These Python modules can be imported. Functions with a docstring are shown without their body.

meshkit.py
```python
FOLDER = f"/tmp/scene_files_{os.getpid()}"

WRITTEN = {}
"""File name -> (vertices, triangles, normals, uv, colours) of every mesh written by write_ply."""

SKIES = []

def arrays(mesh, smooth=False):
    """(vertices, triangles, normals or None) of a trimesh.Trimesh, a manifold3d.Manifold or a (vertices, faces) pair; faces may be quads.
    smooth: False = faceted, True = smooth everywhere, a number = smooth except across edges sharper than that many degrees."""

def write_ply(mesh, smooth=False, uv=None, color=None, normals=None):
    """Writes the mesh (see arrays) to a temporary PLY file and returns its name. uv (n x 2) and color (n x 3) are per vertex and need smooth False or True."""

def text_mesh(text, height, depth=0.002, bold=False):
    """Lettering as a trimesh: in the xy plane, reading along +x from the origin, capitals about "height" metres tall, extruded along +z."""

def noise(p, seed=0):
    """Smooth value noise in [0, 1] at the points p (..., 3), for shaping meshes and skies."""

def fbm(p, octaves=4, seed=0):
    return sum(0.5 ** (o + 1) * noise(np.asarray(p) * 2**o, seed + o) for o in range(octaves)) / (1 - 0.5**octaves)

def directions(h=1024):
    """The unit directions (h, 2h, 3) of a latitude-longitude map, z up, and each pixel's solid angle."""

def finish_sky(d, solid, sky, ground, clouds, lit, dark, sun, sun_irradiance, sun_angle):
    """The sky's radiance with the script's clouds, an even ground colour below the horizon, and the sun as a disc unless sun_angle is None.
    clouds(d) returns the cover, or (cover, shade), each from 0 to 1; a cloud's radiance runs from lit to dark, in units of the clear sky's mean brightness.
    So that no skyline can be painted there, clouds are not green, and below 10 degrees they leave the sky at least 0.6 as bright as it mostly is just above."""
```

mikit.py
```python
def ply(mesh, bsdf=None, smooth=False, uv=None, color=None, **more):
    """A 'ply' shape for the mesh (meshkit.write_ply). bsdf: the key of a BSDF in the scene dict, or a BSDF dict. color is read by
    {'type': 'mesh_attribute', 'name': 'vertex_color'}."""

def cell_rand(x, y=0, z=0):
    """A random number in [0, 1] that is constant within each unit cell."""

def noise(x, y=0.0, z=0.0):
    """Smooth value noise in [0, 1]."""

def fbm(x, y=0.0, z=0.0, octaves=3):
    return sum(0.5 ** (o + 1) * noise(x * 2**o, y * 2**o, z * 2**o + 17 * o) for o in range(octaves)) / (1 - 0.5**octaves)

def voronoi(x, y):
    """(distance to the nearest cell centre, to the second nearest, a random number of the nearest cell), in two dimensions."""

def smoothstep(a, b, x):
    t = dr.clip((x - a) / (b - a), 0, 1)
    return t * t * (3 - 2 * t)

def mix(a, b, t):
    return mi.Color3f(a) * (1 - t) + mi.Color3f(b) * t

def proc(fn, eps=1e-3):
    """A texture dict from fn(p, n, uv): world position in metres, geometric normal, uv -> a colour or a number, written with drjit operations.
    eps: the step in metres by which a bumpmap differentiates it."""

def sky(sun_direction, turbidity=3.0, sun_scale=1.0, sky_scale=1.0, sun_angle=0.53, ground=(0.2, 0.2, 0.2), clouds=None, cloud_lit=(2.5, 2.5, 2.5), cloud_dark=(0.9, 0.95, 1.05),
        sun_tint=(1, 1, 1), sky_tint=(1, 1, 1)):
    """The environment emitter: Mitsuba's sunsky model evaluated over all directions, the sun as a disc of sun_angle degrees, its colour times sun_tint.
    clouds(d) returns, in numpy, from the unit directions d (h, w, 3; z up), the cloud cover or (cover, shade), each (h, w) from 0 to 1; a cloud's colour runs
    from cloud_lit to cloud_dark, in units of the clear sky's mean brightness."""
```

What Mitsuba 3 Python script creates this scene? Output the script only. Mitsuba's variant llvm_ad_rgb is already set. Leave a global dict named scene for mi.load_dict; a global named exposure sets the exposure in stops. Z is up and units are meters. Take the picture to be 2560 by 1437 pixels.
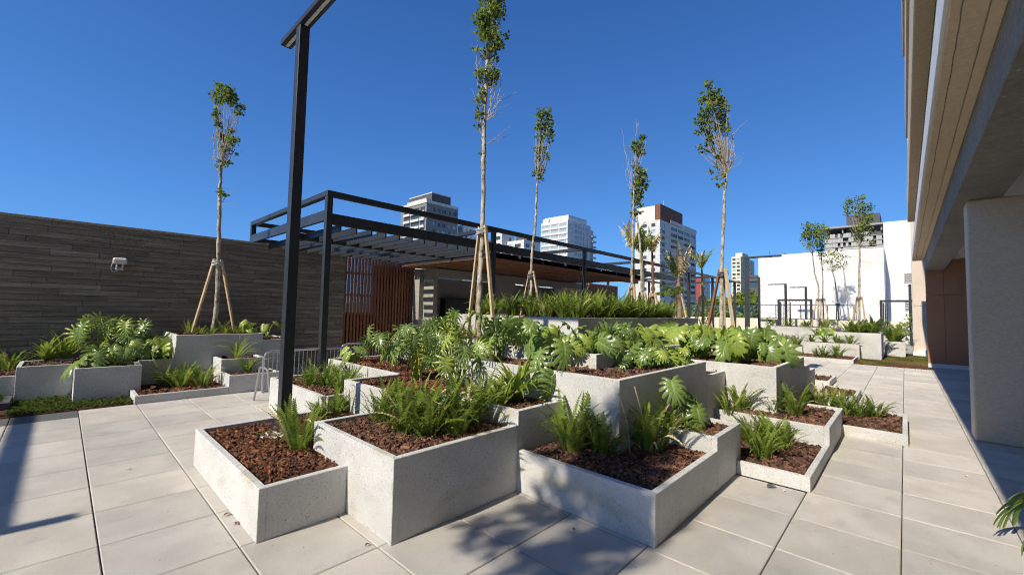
import math
import numpy as np
import trimesh
import drjit as dr
import mitsuba as mi
import mikit
from mikit import proc, noise, fbm, voronoi, cell_rand, smoothstep, mix

scene, labels = {}, {}
T = mi.ScalarTransform4f
PI = math.pi

# ------------------------------------------------------------------ camera, sky, exposure
EYE = np.array([0.0, 0.0, 1.5])
YAW, PITCH, ROLL = math.radians(43.073), math.radians(3.088), math.radians(1.230)
FWD = np.array([math.cos(YAW) * math.cos(PITCH), math.sin(YAW) * math.cos(PITCH), math.sin(PITCH)])
SIDE = np.array([math.sin(YAW), -math.cos(YAW), 0.0])
UP = np.cross(SIDE, FWD)
UPR = -math.sin(ROLL) * SIDE + math.cos(ROLL) * UP
scene['camera'] = {'type': 'perspective', 'fov': 101.26, 'fov_axis': 'x', 'near_clip': 0.05, 'far_clip': 9000.0,
                   'to_world': T().look_at(origin=EYE.tolist(), target=(EYE + FWD).tolist(), up=UPR.tolist())}
SUN_EL, SUN_OFF = math.radians(38.6), math.radians(4.9)
SUN = [-math.cos(SUN_EL) * math.cos(SUN_OFF), math.cos(SUN_EL) * math.sin(SUN_OFF), math.sin(SUN_EL)]
scene['sky_light'] = mikit.sky(SUN, turbidity=2.0, sky_scale=0.75, sun_scale=1.05, sun_tint=(0.90, 1.0, 1.13), sky_tint=(0.49, 0.87, 1.38))
exposure = 2.05

# ------------------------------------------------------------------ helpers
_used = {}


def numbered(name):
    n = _used.get(name, 0)
    _used[name] = n + 1
    return name if n == 0 else f'{name}_{n:03d}'


def tag(key, label=None, cat=None, group=None, kind=None):
    d = {}
    if label:
        d['label'] = label
    if cat:
        d['category'] = cat
    if group:
        d['group'] = group
    if kind:
        d['kind'] = kind
    labels[key] = d
    return key


def thing(name, label, cat, group=None, kind=None):
    return tag(numbered(name), label, cat, group, kind)


def put(key, mesh, bsdf, smooth=False, M=None, color=None, uv=None):
    scene[key] = mikit.ply(mesh, bsdf, smooth=smooth, color=color, uv=uv)
    if M is not None:
        scene[key]['to_world'] = T(M)
    return key


def part(parent, name, mesh, bsdf, smooth=False, M=None, color=None, label=None, kind=None):
    key = numbered(parent + '__' + name)
    put(key, mesh, bsdf, smooth, M, color)
    if label or kind:
        labels[key] = {k: v for k, v in (('label', label), ('kind', kind)) if v}
    return key


def copy_part(parent, name, shared, M, kind=None):
    key = numbered(parent + '__' + name)
    scene[key] = {**shared, 'to_world': T(M)}
    return key


def one(name, label, cat, mesh, bsdf, smooth=False, group=None, kind=None, color=None, M=None):
    key = thing(name, label, cat, group, kind)
    return put(key, mesh, bsdf, smooth, M, color)


class MB:
    def __init__(self):
        self.v, self.f, self.c, self.n = [], [], [], 0

    def add(self, v, f, color=None):
        v, f = np.asarray(v, float), np.asarray(f, int)
        if f.shape[1] == 4:
            f = np.vstack([f[:, [0, 1, 2]], f[:, [0, 2, 3]]])
        self.v.append(v)
        self.f.append(f + self.n)
        if color is not None:
            self.c.append(np.broadcast_to(np.asarray(color, float), (len(v), 3)))
        self.n += len(v)
        return self

    def box(self, x0, y0, z0, x1, y1, z1):
        return self.add(*box_vf(x0, y0, z0, x1, y1, z1))

    def cbox(self, x0, y0, z0, x1, y1, z1, b=0.004):
        return self.add(*cbox_vf(x0, y0, z0, x1, y1, z1, b))

    def tube(self, pts, r, n=8, cap=True):
        return self.add(*tube_vf(pts, r, n, cap))

    def mesh(self):
        return np.vstack(self.v), np.vstack(self.f)

    def col(self):
        return np.vstack(self.c)


def box_vf(x0, y0, z0, x1, y1, z1):
    v = np.array([[x, y, z] for x in (x0, x1) for y in (y0, y1) for z in (z0, z1)], float)
    f = np.array([[0, 1, 3, 2], [4, 6, 7, 5], [0, 4, 5, 1], [2, 3, 7, 6], [0, 2, 6, 4], [1, 5, 7, 3]])
    return v, f


def cbox_vf(x0, y0, z0, x1, y1, z1, b):
    """A box with all its edges chamfered by b."""
    b = min(b, 0.45 * min(x1 - x0, y1 - y0, z1 - z0))
    lo, hi = np.array([x0, y0, z0], float), np.array([x1, y1, z1], float)
    v, ids = [], {}
    for s in np.ndindex(2, 2, 2):
        for ax in range(3):
            p = np.where(np.array(s) == 1, hi - b, lo + b)
            p[ax] = hi[ax] if s[ax] else lo[ax]
            ids[s, ax] = len(v)
            v.append(p)
    f = []
    for ax in range(3):
        a, c = [k for k in range(3) if k != ax]
        for side in (0, 1):
            q = []
            for i, j in ((0, 0), (1, 0), (1, 1), (0, 1)):
                s = [0, 0, 0]
                s[ax], s[a], s[c] = side, i, j
                q.append(ids[tuple(s), ax])
            f += [[q[0], q[1], q[2]], [q[0], q[2], q[3]]]
        # edges parallel to ax
        for i, j in ((0, 0), (0, 1), (1, 0), (1, 1)):
            s0, s1 = [0, 0, 0], [0, 0, 0]
            s0[a] = s1[a] = i
            s0[c] = s1[c] = j
            s1[ax] = 1
            s0, s1 = tuple(s0), tuple(s1)
            q = [ids[s0, a], ids[s1, a], ids[s1, c], ids[s0, c]]
            f += [[q[0], q[1], q[2]], [q[0], q[2], q[3]]]
    for s in np.ndindex(2, 2, 2):
        f.append([ids[s, 0], ids[s, 1], ids[s, 2]])
    v, f = np.array(v), np.array(f)
    cen = (lo + hi) / 2
    nrm = np.cross(v[f[:, 1]] - v[f[:, 0]], v[f[:, 2]] - v[f[:, 0]])
    flip = np.einsum('ij,ij->i', nrm, v[f].mean(1) - cen) < 0
    f[flip] = f[flip][:, ::-1]
    return v, f


def tube_vf(pts, r, n=8, cap=True):
    pts = np.asarray(pts, float)
    r = np.broadcast_to(np.asarray(r, float), (len(pts),))
    d = np.gradient(pts, axis=0)
    d /= np.linalg.norm(d, axis=1, keepdims=True) + 1e-12
    ref = np.array([0, 0, 1.0]) if abs(d[0, 2]) < 0.9 else np.array([1.0, 0, 0])
    u = np.cross(d[0], ref)
    u /= np.linalg.norm(u)
    v = []
    a = np.arange(n) * 2 * PI / n
    for p, t, q in zip(pts, d, r):
        u = u - t * (u @ t)
        u /= np.linalg.norm(u) + 1e-12
        w = np.cross(t, u)
        v.append(p + q * (np.cos(a)[:, None] * u + np.sin(a)[:, None] * w))
    v = np.vstack(v)
    f = []
    for k in range(len(pts) - 1):
        for i in range(n):
            j = (i + 1) % n
            f += [[k * n + i, k * n + j, k * n + n + j], [k * n + i, k * n + n + j, k * n + n + i]]
    if cap:
        e = (len(pts) - 1) * n
        for i in range(1, n - 1):
            f += [[0, i + 1, i], [e, e + i, e + i + 1]]
    return v, np.array(f)


def bar_vf(a, b, w, h=None, up=(0, 0, 1)):
    """A rectangular bar from a to b, w wide, h deep."""
    a, b = np.asarray(a, float), np.asarray(b, float)
    h = w if h is None else h
    d = (b - a) / np.linalg.norm(b - a)
    up = np.asarray(up, float)
    if abs(d @ up) > 0.95:
        up = np.array([1.0, 0, 0])
    s = np.cross(d, up)
    s /= np.linalg.norm(s)
    t = np.cross(s, d)
    v = [p + i * s * w / 2 + j * t * h / 2 for p in (a, b) for i, j in ((-1, -1), (1, -1), (1, 1), (-1, 1))]
    f = [[0, 3, 2, 1], [4, 5, 6, 7], [0, 1, 5, 4], [1, 2, 6, 5], [2, 3, 7, 6], [3, 0, 4, 7]]
    return np.array(v), np.array(f)


def rotz(a):
    c, s = math.cos(a), math.sin(a)
    m = np.eye(4)
    m[:2, :2] = [[c, -s], [s, c]]
    return m


def roty(a):
    c, s = math.cos(a), math.sin(a)
    m = np.eye(4)
    m[0, 0], m[0, 2], m[2, 0], m[2, 2] = c, s, -s, c
    return m


def rotx(a):
    c, s = math.cos(a), math.sin(a)
    m = np.eye(4)
    m[1, 1], m[1, 2], m[2, 1], m[2, 2] = c, -s, s, c
    return m


def trans(p):
    m = np.eye(4)
    m[:3, 3] = p
    return m


def scl(*s):
    s = s if len(s) == 3 else (s[0],) * 3
    return np.diag([*s, 1.0])


def smooth_path(pts, n=6):
    """Catmull-Rom through the points."""
    p = np.asarray(pts, float)
    if len(p) < 3:
        return p
    q = np.vstack([2 * p[0] - p[1], p, 2 * p[-1] - p[-2]])
    out = []
    for i in range(1, len(q) - 2):
        for k in range(n):
            t = k / n
            a, b, c, d = q[i - 1], q[i], q[i + 1], q[i + 2]
            out.append(0.5 * (2 * b + (c - a) * t + (2 * a - 5 * b + 4 * c - d) * t * t + (-a + 3 * b - 3 * c + d) * t ** 3))
    out.append(p[-1])
    return np.array(out)


# ------------------------------------------------------------------ materials
def rgb(*c):
    return {'type': 'rgb', 'value': list(c)}


def principled(name, color, rough=0.6, spec=0.5, metallic=0.0, bump=None, bump_scale=1.0, **more):
    b = {'type': 'principled', 'base_color': color if isinstance(color, dict) else rgb(*color), 'roughness': rough, 'specular': spec, 'metallic': metallic, **more}
    if bump is not None:
        b = {'type': 'bumpmap', 'arbitrary': bump, 'scale': bump_scale, 'nested': b}
    scene[name] = {'type': 'twosided', 'bsdf': b}
    return name


def f_concrete(p, n, uv):
    s = voronoi((p.x + p.y * 0.7) * 84, (p.z + p.y * 0.31 - p.x * 0.11) * 84)
    s2 = voronoi((p.x - p.y * 0.9) * 27, (p.z - p.y * 0.23 + p.x * 0.17) * 27)
    m = fbm(p.x * 2.3, p.y * 2.3, p.z * 2.3, 4)
    c = mix((0.45, 0.45, 0.443), (0.525, 0.527, 0.52), smoothstep(0.3, 0.7, m))
    keep = smoothstep(0.58, 0.66, s[2]) * smoothstep(0.24, 0.12, s[0])
    keep2 = smoothstep(0.80, 0.86, s2[2]) * smoothstep(0.17, 0.08, s2[0])
    c = c * (1 - 0.50 * keep) * (1 - 0.45 * keep2)
    light = smoothstep(0.25, 0.15, s[2]) * smoothstep(0.3, 0.2, s[0])
    c = c * (1 + 0.22 * light)
    stain = smoothstep(0.60, 0.78, fbm(p.x * 3.1 + 9, p.y * 3.1, p.z * 5.5, 4))
    return c * mix((1, 1, 1), (0.86, 0.82, 0.72), stain)


def f_tile(p, n, uv):
    ix, iy = dr.floor((p.x - 0.236) / 0.6), dr.floor((p.y - 0.047) / 0.6)
    r, r2 = cell_rand(ix, iy, 3), cell_rand(ix, iy, 5)
    streak = fbm(p.x * 1.6 + r * 40, p.y * 5.5 + r2 * 30, 0.5, 4)
    cloud = fbm(p.x * 2.4 + r2 * 20, p.y * 2.4 + r * 11, 2.5, 4)
    grit = noise(p.x * 210, p.y * 210, 1.0)
    c = mix((0.382, 0.364, 0.338), (0.462, 0.444, 0.418), smoothstep(0.3, 0.7, cloud))
    c = mix(c, (0.41, 0.405, 0.395), 0.35 * smoothstep(0.5, 0.75, streak))
    c = c * mix((0.90, 0.90, 0.915), (1.08, 1.06, 1.03), r) * (0.93 + 0.12 * grit)
    spot = voronoi(p.x * 7.0, p.y * 7.0)
    c = c * (1 - 0.40 * smoothstep(0.055, 0.02, spot[0]) * smoothstep(0.86, 0.90, spot[2]))
    scuff = smoothstep(0.66, 0.80, fbm(p.x * 5.0 + 70, p.y * 8.0, 4.0, 4))
    return c * (1 - 0.09 * scuff)


def f_plank(p, n, uv):
    row = dr.floor(p.z / 0.1)
    g = fbm(p.x * 2.2 + row * 3.7, p.y, p.z * 24, 4)
    m = fbm(p.x * 4.0 + row * 1.3, 1.5, p.z * 9.0, 4)
    return mi.Color3f(1.0, 0.885, 0.735) * (0.72 + 0.34 * smoothstep(0.3, 0.75, g) + 0.35 * (m - 0.5))


def plank_tone(t):
    return lambda p, n, uv: f_plank(p, n, uv) * t


def f_wood(p, n, uv):
    g = fbm(p.x * 22, p.y * 22, p.z * 2.2, 3)
    return mix((0.42, 0.30, 0.18), (0.66, 0.52, 0.35), g)


def f_deckwood(p, n, uv):
    r = cell_rand(dr.floor(p.x * 16), 2, 3)
    g = fbm(p.x * 30, p.y * 30, p.z * 1.6, 3)
    return mix((0.17, 0.068, 0.037), (0.35, 0.155, 0.085), 0.5 * g + 0.5 * r)


def f_ceilwood(p, n, uv):
    r = cell_rand(dr.floor(p.y / 0.12), 2, 3)
    g = fbm(p.x * 1.5, p.y * 30, p.z * 30, 3)
    return mix((0.13, 0.056, 0.030), (0.27, 0.125, 0.066), 0.55 * g + 0.45 * r)


def f_bark(p, n, uv):
    g = fbm(p.x * 14, p.y * 14, p.z * 8, 4)
    s = fbm(p.x * 40, p.y * 40, p.z * 22 + 4, 3)
    c = mix((0.27, 0.235, 0.18), (0.49, 0.45, 0.375), smoothstep(0.30, 0.66, g))
    return c * (1 - 0.62 * smoothstep(0.60, 0.70, s))


def f_plaster(p, n, uv):
    m = fbm(p.x * 1.7, p.y * 1.7, p.z * 1.7, 4)
    g = fbm(p.x * 45, p.y * 45, p.z * 45, 3)
    return mix((0.57, 0.465, 0.345), (0.65, 0.54, 0.415), m) * (0.80 + 0.40 * g)


def f_greywall(p, n, uv):
    m = fbm(p.x * 1.4, p.y * 1.4, p.z * 1.4, 4)
    return mix((0.27, 0.26, 0.235), (0.335, 0.325, 0.30), m)


def f_white(p, n, uv):
    m = fbm(p.y * 0.9, p.x * 0.9, p.z * 0.7, 4)
    run = fbm(p.y * 5.0, 3.0, p.z * 0.55, 4) * smoothstep(0.45, 0.72, fbm(p.y * 0.8, p.z * 0.5, 7.0, 3))
    return mix((0.72, 0.72, 0.715), (0.79, 0.79, 0.79), m) * (1 - 0.15 * smoothstep(0.3, 0.6, run))


def f_soffit(p, n, uv):
    m = fbm(p.x * 2.5, p.y * 3.0, p.z * 3, 4)
    g = fbm(p.x * 40, p.y * 40, p.z * 40, 2)
    crack = dr.abs(p.y + 0.300 + 0.012 * (fbm(p.x * 3, 1.0, 2.0, 3) - 0.5))
    c = mix((0.61, 0.485, 0.345), (0.67, 0.545, 0.405), m) * (0.86 + 0.28 * g)
    return c * (1 - 0.65 * smoothstep(0.006, 0.002, crack))


def f_rawconcrete(p, n, uv):
    m = fbm(p.x * 1.8, p.y * 1.8, p.z * 2.5, 4)
    g = fbm(p.x * 30, p.y * 30, p.z * 30, 3)
    dots = voronoi(p.x * 9, (p.y + p.z) * 9)
    c = mix((0.15, 0.14, 0.13), (0.27, 0.255, 0.24), m) * (0.8 + 0.4 * g)
    return c * (1 + 0.9 * smoothstep(0.1, 0.05, dots[0]) * smoothstep(0.75, 0.8, dots[2]))


def f_brown(p, n, uv):
    m = fbm(p.x * 2, p.y * 2, p.z * 2, 3)
    g = noise(p.x * 90, p.y * 90, p.z * 90)
    return mix((0.33, 0.165, 0.092), (0.39, 0.205, 0.118), m) * (0.9 + 0.2 * g)


def f_pink(p, n, uv):
    m = fbm(p.x * 2, p.y * 2, p.z * 2, 4)
    return mix((0.56, 0.47, 0.40), (0.63, 0.545, 0.475), m)


def f_soil(p, n, uv):
    g = fbm(p.x * 40, p.y * 40, p.z * 40, 4)
    return mix((0.03, 0.017, 0.011), (0.11, 0.052, 0.032), g)


def f_fern(p, n, uv):
    m = noise(p.x * 14, p.y * 14, p.z * 14)
    w = noise(p.x * 3.3, p.y * 3.3, p.z * 2)
    return mix((0.085, 0.145, 0.026), (0.285, 0.365, 0.070), 0.55 * m + 0.45 * w)


def f_leaf(p, n, uv):
    m = noise(p.x * 4.0, p.y * 4.0, p.z * 4.0)
    g = fbm(p.x * 45, p.y * 45, p.z * 45, 2)
    c = mix((0.085, 0.160, 0.038), (0.250, 0.350, 0.080), 0.7 * m + 0.3 * g)
    return leaf_veins(c, uv)


def leaf_veins(c, uv):
    """Pale side veins along the middle of each lobe and a pale midrib; uv = (across the lobe, out from the midrib)."""
    side = smoothstep(0.085, 0.03, dr.abs(uv.x - 0.5)) * smoothstep(0.95, 0.6, uv.y)
    mid = smoothstep(0.09, 0.04, uv.y)
    return mix(c, c * 0.5 + mi.Color3f(0.24, 0.30, 0.12), dr.minimum(1.0, 0.55 * side + 0.8 * mid))


def f_leaf_light(p, n, uv):
    m = noise(p.x * 4.5, p.y * 4.5, p.z * 4.5)
    g = fbm(p.x * 45, p.y * 45, p.z * 45, 2)
    return leaf_veins(mix((0.20, 0.305, 0.045), (0.42, 0.51, 0.085), 0.7 * m + 0.3 * g), uv)


def f_strap(p, n, uv):
    m = noise(p.x * 7, p.y * 7, p.z * 7)
    return mix((0.16, 0.25, 0.04), (0.38, 0.47, 0.10), m)


def f_treeleaf(p, n, uv):
    m = noise(p.x * 9, p.y * 9, p.z * 9)
    return mix((0.095, 0.150, 0.030), (0.30, 0.37, 0.075), m)


def f_grass(p, n, uv):
    m = fbm(p.x * 2.2, p.y * 2.2, 1.0, 3)
    return mix((0.085, 0.12, 0.03), (0.26, 0.20, 0.085), smoothstep(0.35, 0.75, m))


def f_city(p, n, uv):
    m = fbm(p.x * 0.02, p.y * 0.02, 0.0, 3)
    return mix((0.05, 0.08, 0.04), (0.22, 0.21, 0.19), smoothstep(0.35, 0.65, m))


def f_steel(p, n, uv):
    m = fbm(p.x * 3, p.y * 3, p.z * 3, 3)
    g = noise(p.x * 60, p.y * 60, p.z * 6)
    return mix((0.020, 0.022, 0.028), (0.034, 0.038, 0.047), m) * (0.9 + 0.2 * g)


def thin(name, color, rough=0.42, trans=0.9):
    scene[name] = {'type': 'principledthin', 'base_color': color, 'roughness': rough, 'diff_trans': trans, 'spec_trans': 0.0, 'eta': 1.45}
    return name


principled('concrete_terrazzo', proc(f_concrete), 0.62, 0.4)
principled('paver', proc(f_tile), 0.72, 0.35)
principled('dark_paver', (0.10, 0.105, 0.105), 0.6, 0.4)
for i_, t_ in enumerate((.20, .225, .25, .29)):
    principled(f'plank_{i_}', proc(plank_tone(t_)), 0.8, 0.3)
principled('dark_steel', proc(f_steel), 0.38, 0.5)
principled('galvanised', (0.50, 0.52, 0.54), 0.35, 0.5, 0.75)
principled('wood', proc(f_wood), 0.7, 0.3)
principled('deck_wood', proc(f_deckwood), 0.45, 0.5)
principled('ceiling_wood', proc(f_ceilwood), 0.5, 0.4)
principled('bark', proc(f_bark), 0.85, 0.2)
principled('plaster', proc(f_plaster), 0.85, 0.2)
principled('grey_plaster', proc(f_greywall), 0.85, 0.2)
principled('white_plaster', proc(f_white), 0.85, 0.2)
principled('soffit', proc(f_soffit), 0.9, 0.2)
principled('raw_concrete', proc(f_rawconcrete), 0.85, 0.3)
principled('brown_panel', proc(f_brown), 0.6, 0.4)
principled('pink_plaster', proc(f_pink), 0.85, 0.2)
principled('soil', proc(f_soil), 0.95, 0.1)
principled('chip', {'type': 'mesh_attribute', 'name': 'vertex_color'}, 0.8, 0.3)
principled('city', proc(f_city), 0.9, 0.1)
principled('white_paint', (0.60, 0.60, 0.59), 0.5, 0.4)
principled('pale_paint', (0.56, 0.555, 0.54), 0.7, 0.3)
principled('cream_paint', (0.66, 0.62, 0.50), 0.7, 0.3)
principled('grey_paint', (0.20, 0.20, 0.205), 0.7, 0.3)
principled('charcoal_paint', (0.085, 0.088, 0.095), 0.7, 0.3)
principled('brown_paint', (0.17, 0.075, 0.045), 0.7, 0.3)
principled('red_paint', (0.34, 0.06, 0.05), 0.7, 0.3)
principled('window_glass', (0.05, 0.065, 0.075), 0.08, 0.8)
principled('window_bright', (0.34, 0.42, 0.46), 0.12, 0.8)
principled('black_plastic', (0.012, 0.012, 0.013), 0.3, 0.5)
principled('lamp_plastic', (0.55, 0.55, 0.56), 0.4, 0.5)
principled('rope', (0.42, 0.44, 0.45), 0.9, 0.1)
principled('dark_cloth', (0.16, 0.15, 0.17), 0.9, 0.1)
principled('stem', (0.20, 0.27, 0.055), 0.5, 0.4)
principled('yellow_stem', (0.42, 0.40, 0.05), 0.5, 0.4)
principled('twig', (0.42, 0.36, 0.30), 0.85, 0.2)
principled('dry_frond', (0.50, 0.42, 0.25), 0.85, 0.2)
principled('palm_stem', (0.30, 0.29, 0.10), 0.7, 0.3)
principled('palm_trunk', (0.26, 0.19, 0.13), 0.85, 0.2)
thin('fern_leaf', proc(f_fern), 0.45, 0.9)
for nm_, fn_ in (('leaf', f_leaf), ('leaf_light', f_leaf_light)):      # half shiny cuticle, half light passing through
    scene[nm_] = {'type': 'blendbsdf', 'weight': 0.5,
                  'front': {'type': 'twosided', 'bsdf': {'type': 'principled', 'base_color': proc(fn_), 'roughness': 0.30, 'specular': 0.9, 'clearcoat': 0.6, 'clearcoat_gloss': 0.85}},
                  'through': {'type': 'principledthin', 'base_color': proc(fn_), 'roughness': 0.4, 'diff_trans': 1.4, 'spec_trans': 0.0, 'eta': 1.45}}
thin('cover_leaf', rgb(0.075, 0.115, 0.028), 0.45, 0.7)
thin('strap_leaf', proc(f_strap), 0.40, 1.0)
thin('tree_leaf', proc(f_treeleaf), 0.45, 0.8)
thin('grass_blade', proc(f_grass), 0.6, 0.6)
scene['pane_glass'] = {'type': 'thindielectric', 'int_ior': 1.5}

# ------------------------------------------------------------------ the setting: city ground, terrace slab, paving
g = MB()
g.add([[-6000, -6000, -20], [6000, -6000, -20], [6000, 6000, -20], [-6000, 6000, -20]], [[0, 1, 2, 3]])
tag(put('city_ground', g.mesh(), 'city'), 'city ground far below the terrace', 'ground', kind='structure')
g = MB().box(-14, -14, -19.9, 40, 13.5, -0.04)
tag(put('terrace_slab', g.mesh(), 'raw_concrete'), 'concrete slab under the terrace paving', 'terrace', kind='structure')

PLANTERS = [  # key, rect, height
    ('A', .915, 2.30, 3.012, 4.85, .336), ('B', 1.497, 2.678, 2.397, 3.63, .537), ('C', 2.672, 3.90, 1.198, 2.40, .335),
    ('D', 3.902, 4.60, 1.198, 1.80, .445), ('E', 4.445, 5.73, .62, 1.80, .125), ('F', 5.732, 7.10, .62, 1.80, .305),
    ('G', 6.88, 8.40, .0, 1.20, .13), ('H', 2.682, 3.30, 2.402, 3.30, .652), ('I', 3.30, 5.45, 1.80, 4.28, .92),
    ('J', 5.45, 6.20, 1.80, 2.40, .74), ('K', 6.20, 8.20, 1.20, 2.60, .85), ('L', 8.20, 8.75, 1.20, 1.80, .69),
    ('M', 8.75, 9.30, 1.20, 1.80, .58), ('N', 3.90, 6.20, 2.40, 4.28, 1.05), ('O', 4.10, 5.30, 4.28, 6.40, 1.065),
    ('P', 5.30, 10.30, 3.58, 6.40, 1.405), ('Q', 6.20, 10.30, 2.60, 3.58, 1.0), ('R', 2.09, 3.00, 4.85, 6.64, .47),
    ('S', 2.30, 3.30, 3.30, 4.80, .65), ('U', 3.00, 4.10, 4.80, 6.85, .65)]
HOLES = [(r[1], r[2], r[3], r[4]) for r in PLANTERS] + [(-1.4, .80, 8.28, 13), (.80, 4.0, 8.28, 13), (17.6, 24, -.62, 13), (9.4, 10.6, .62, 1.2), (11.2, 12.5, 1.15, 1.8)]
TILE, X0, Y0, GAP = 0.6, 0.236, 0.047, 0.007


def covered(x, y):
    return any(a - 1e-6 <= x <= b + 1e-6 and c - 1e-6 <= y <= d + 1e-6 for a, b, c, d in HOLES)


rng = np.random.default_rng(11)
paving = tag(numbered('paving'), 'light grey square concrete tiles of the roof terrace', 'paving', kind='structure')
tiles = []
for i in range(-8, 40):
    for j in range(-6, 19):
        x, y = X0 + i * TILE, Y0 + j * TILE
        cx, cy = x + .3, y + .3
        pts = [(x + a * TILE, y + b * TILE) for a in (.05, .5, .95) for b in (.05, .5, .95)]
        if all(covered(*p) for p in pts):
            continue
        dep = cx * FWD[0] + cy * FWD[1]
        lat = cx * SIDE[0] + cy * SIDE[1]
        seen = dep > .35 and abs(lat) < 1.35 * dep + .8
        tiles.append((not seen, math.hypot(cx, cy), x, y, i, j))
tiles.sort()
shared_tiles = [mikit.ply(cbox_vf(GAP / 2, GAP / 2, -.035 + dz, TILE - GAP / 2, TILE - GAP / 2, dz, .005), 'paver') for dz in (-.0015, 0.0, .0015)]
dark_tile = mikit.ply(cbox_vf(GAP / 2, GAP / 2, -.035, TILE - GAP / 2, TILE - GAP / 2, 0, .0035), 'dark_paver')
rest = MB()
count = 0
for hid, r, x, y, i, j in tiles:
    dark = x < .2 and 7.75 < y < 8.3
    if not hid and count < 300:
        copy_part(paving, 'tile', dark_tile if dark else shared_tiles[(i * 7 + j * 3) % 3], trans((x, y, 0)))
        count += 1
    else:
        rest.cbox(x + GAP / 2, y + GAP / 2, -.035, x + TILE - GAP / 2, y + TILE - GAP / 2, 0, .0035)
part(paving, 'far_tile', rest.mesh(), 'paver', kind='stuff')

# ------------------------------------------------------------------ planters
DESC = {'A': 'low front planter round the lamp post', 'B': 'tall front planter at the centre', 'C': 'low front planter in dappled tree shade',
        'D': 'small square planter with the tall monstera', 'E': 'lowest planter at the front right', 'F': 'stepped middle planter on the right',
        'G': 'flat planter beside the walkway', 'H': 'lily planter behind the tall front one', 'I': 'big monstera planter with the high front corner',
        'J': 'narrow planter between the two big ones', 'K': 'big right planter of large lobed leaves', 'L': 'upper step planter past the big right one',
        'M': 'lower step planter past the big right one', 'N': 'raised planter amid the monsteras', 'O': 'planter round the tallest tree',
        'P': 'topmost long planter of the pyramid', 'Q': 'rear right planter round the leaning tree', 'R': 'fern planter next to the metal barrier',
        'S': 'philodendron planter behind the lily planter', 'U': 'rear philodendron planter close to the barrier'}
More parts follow.
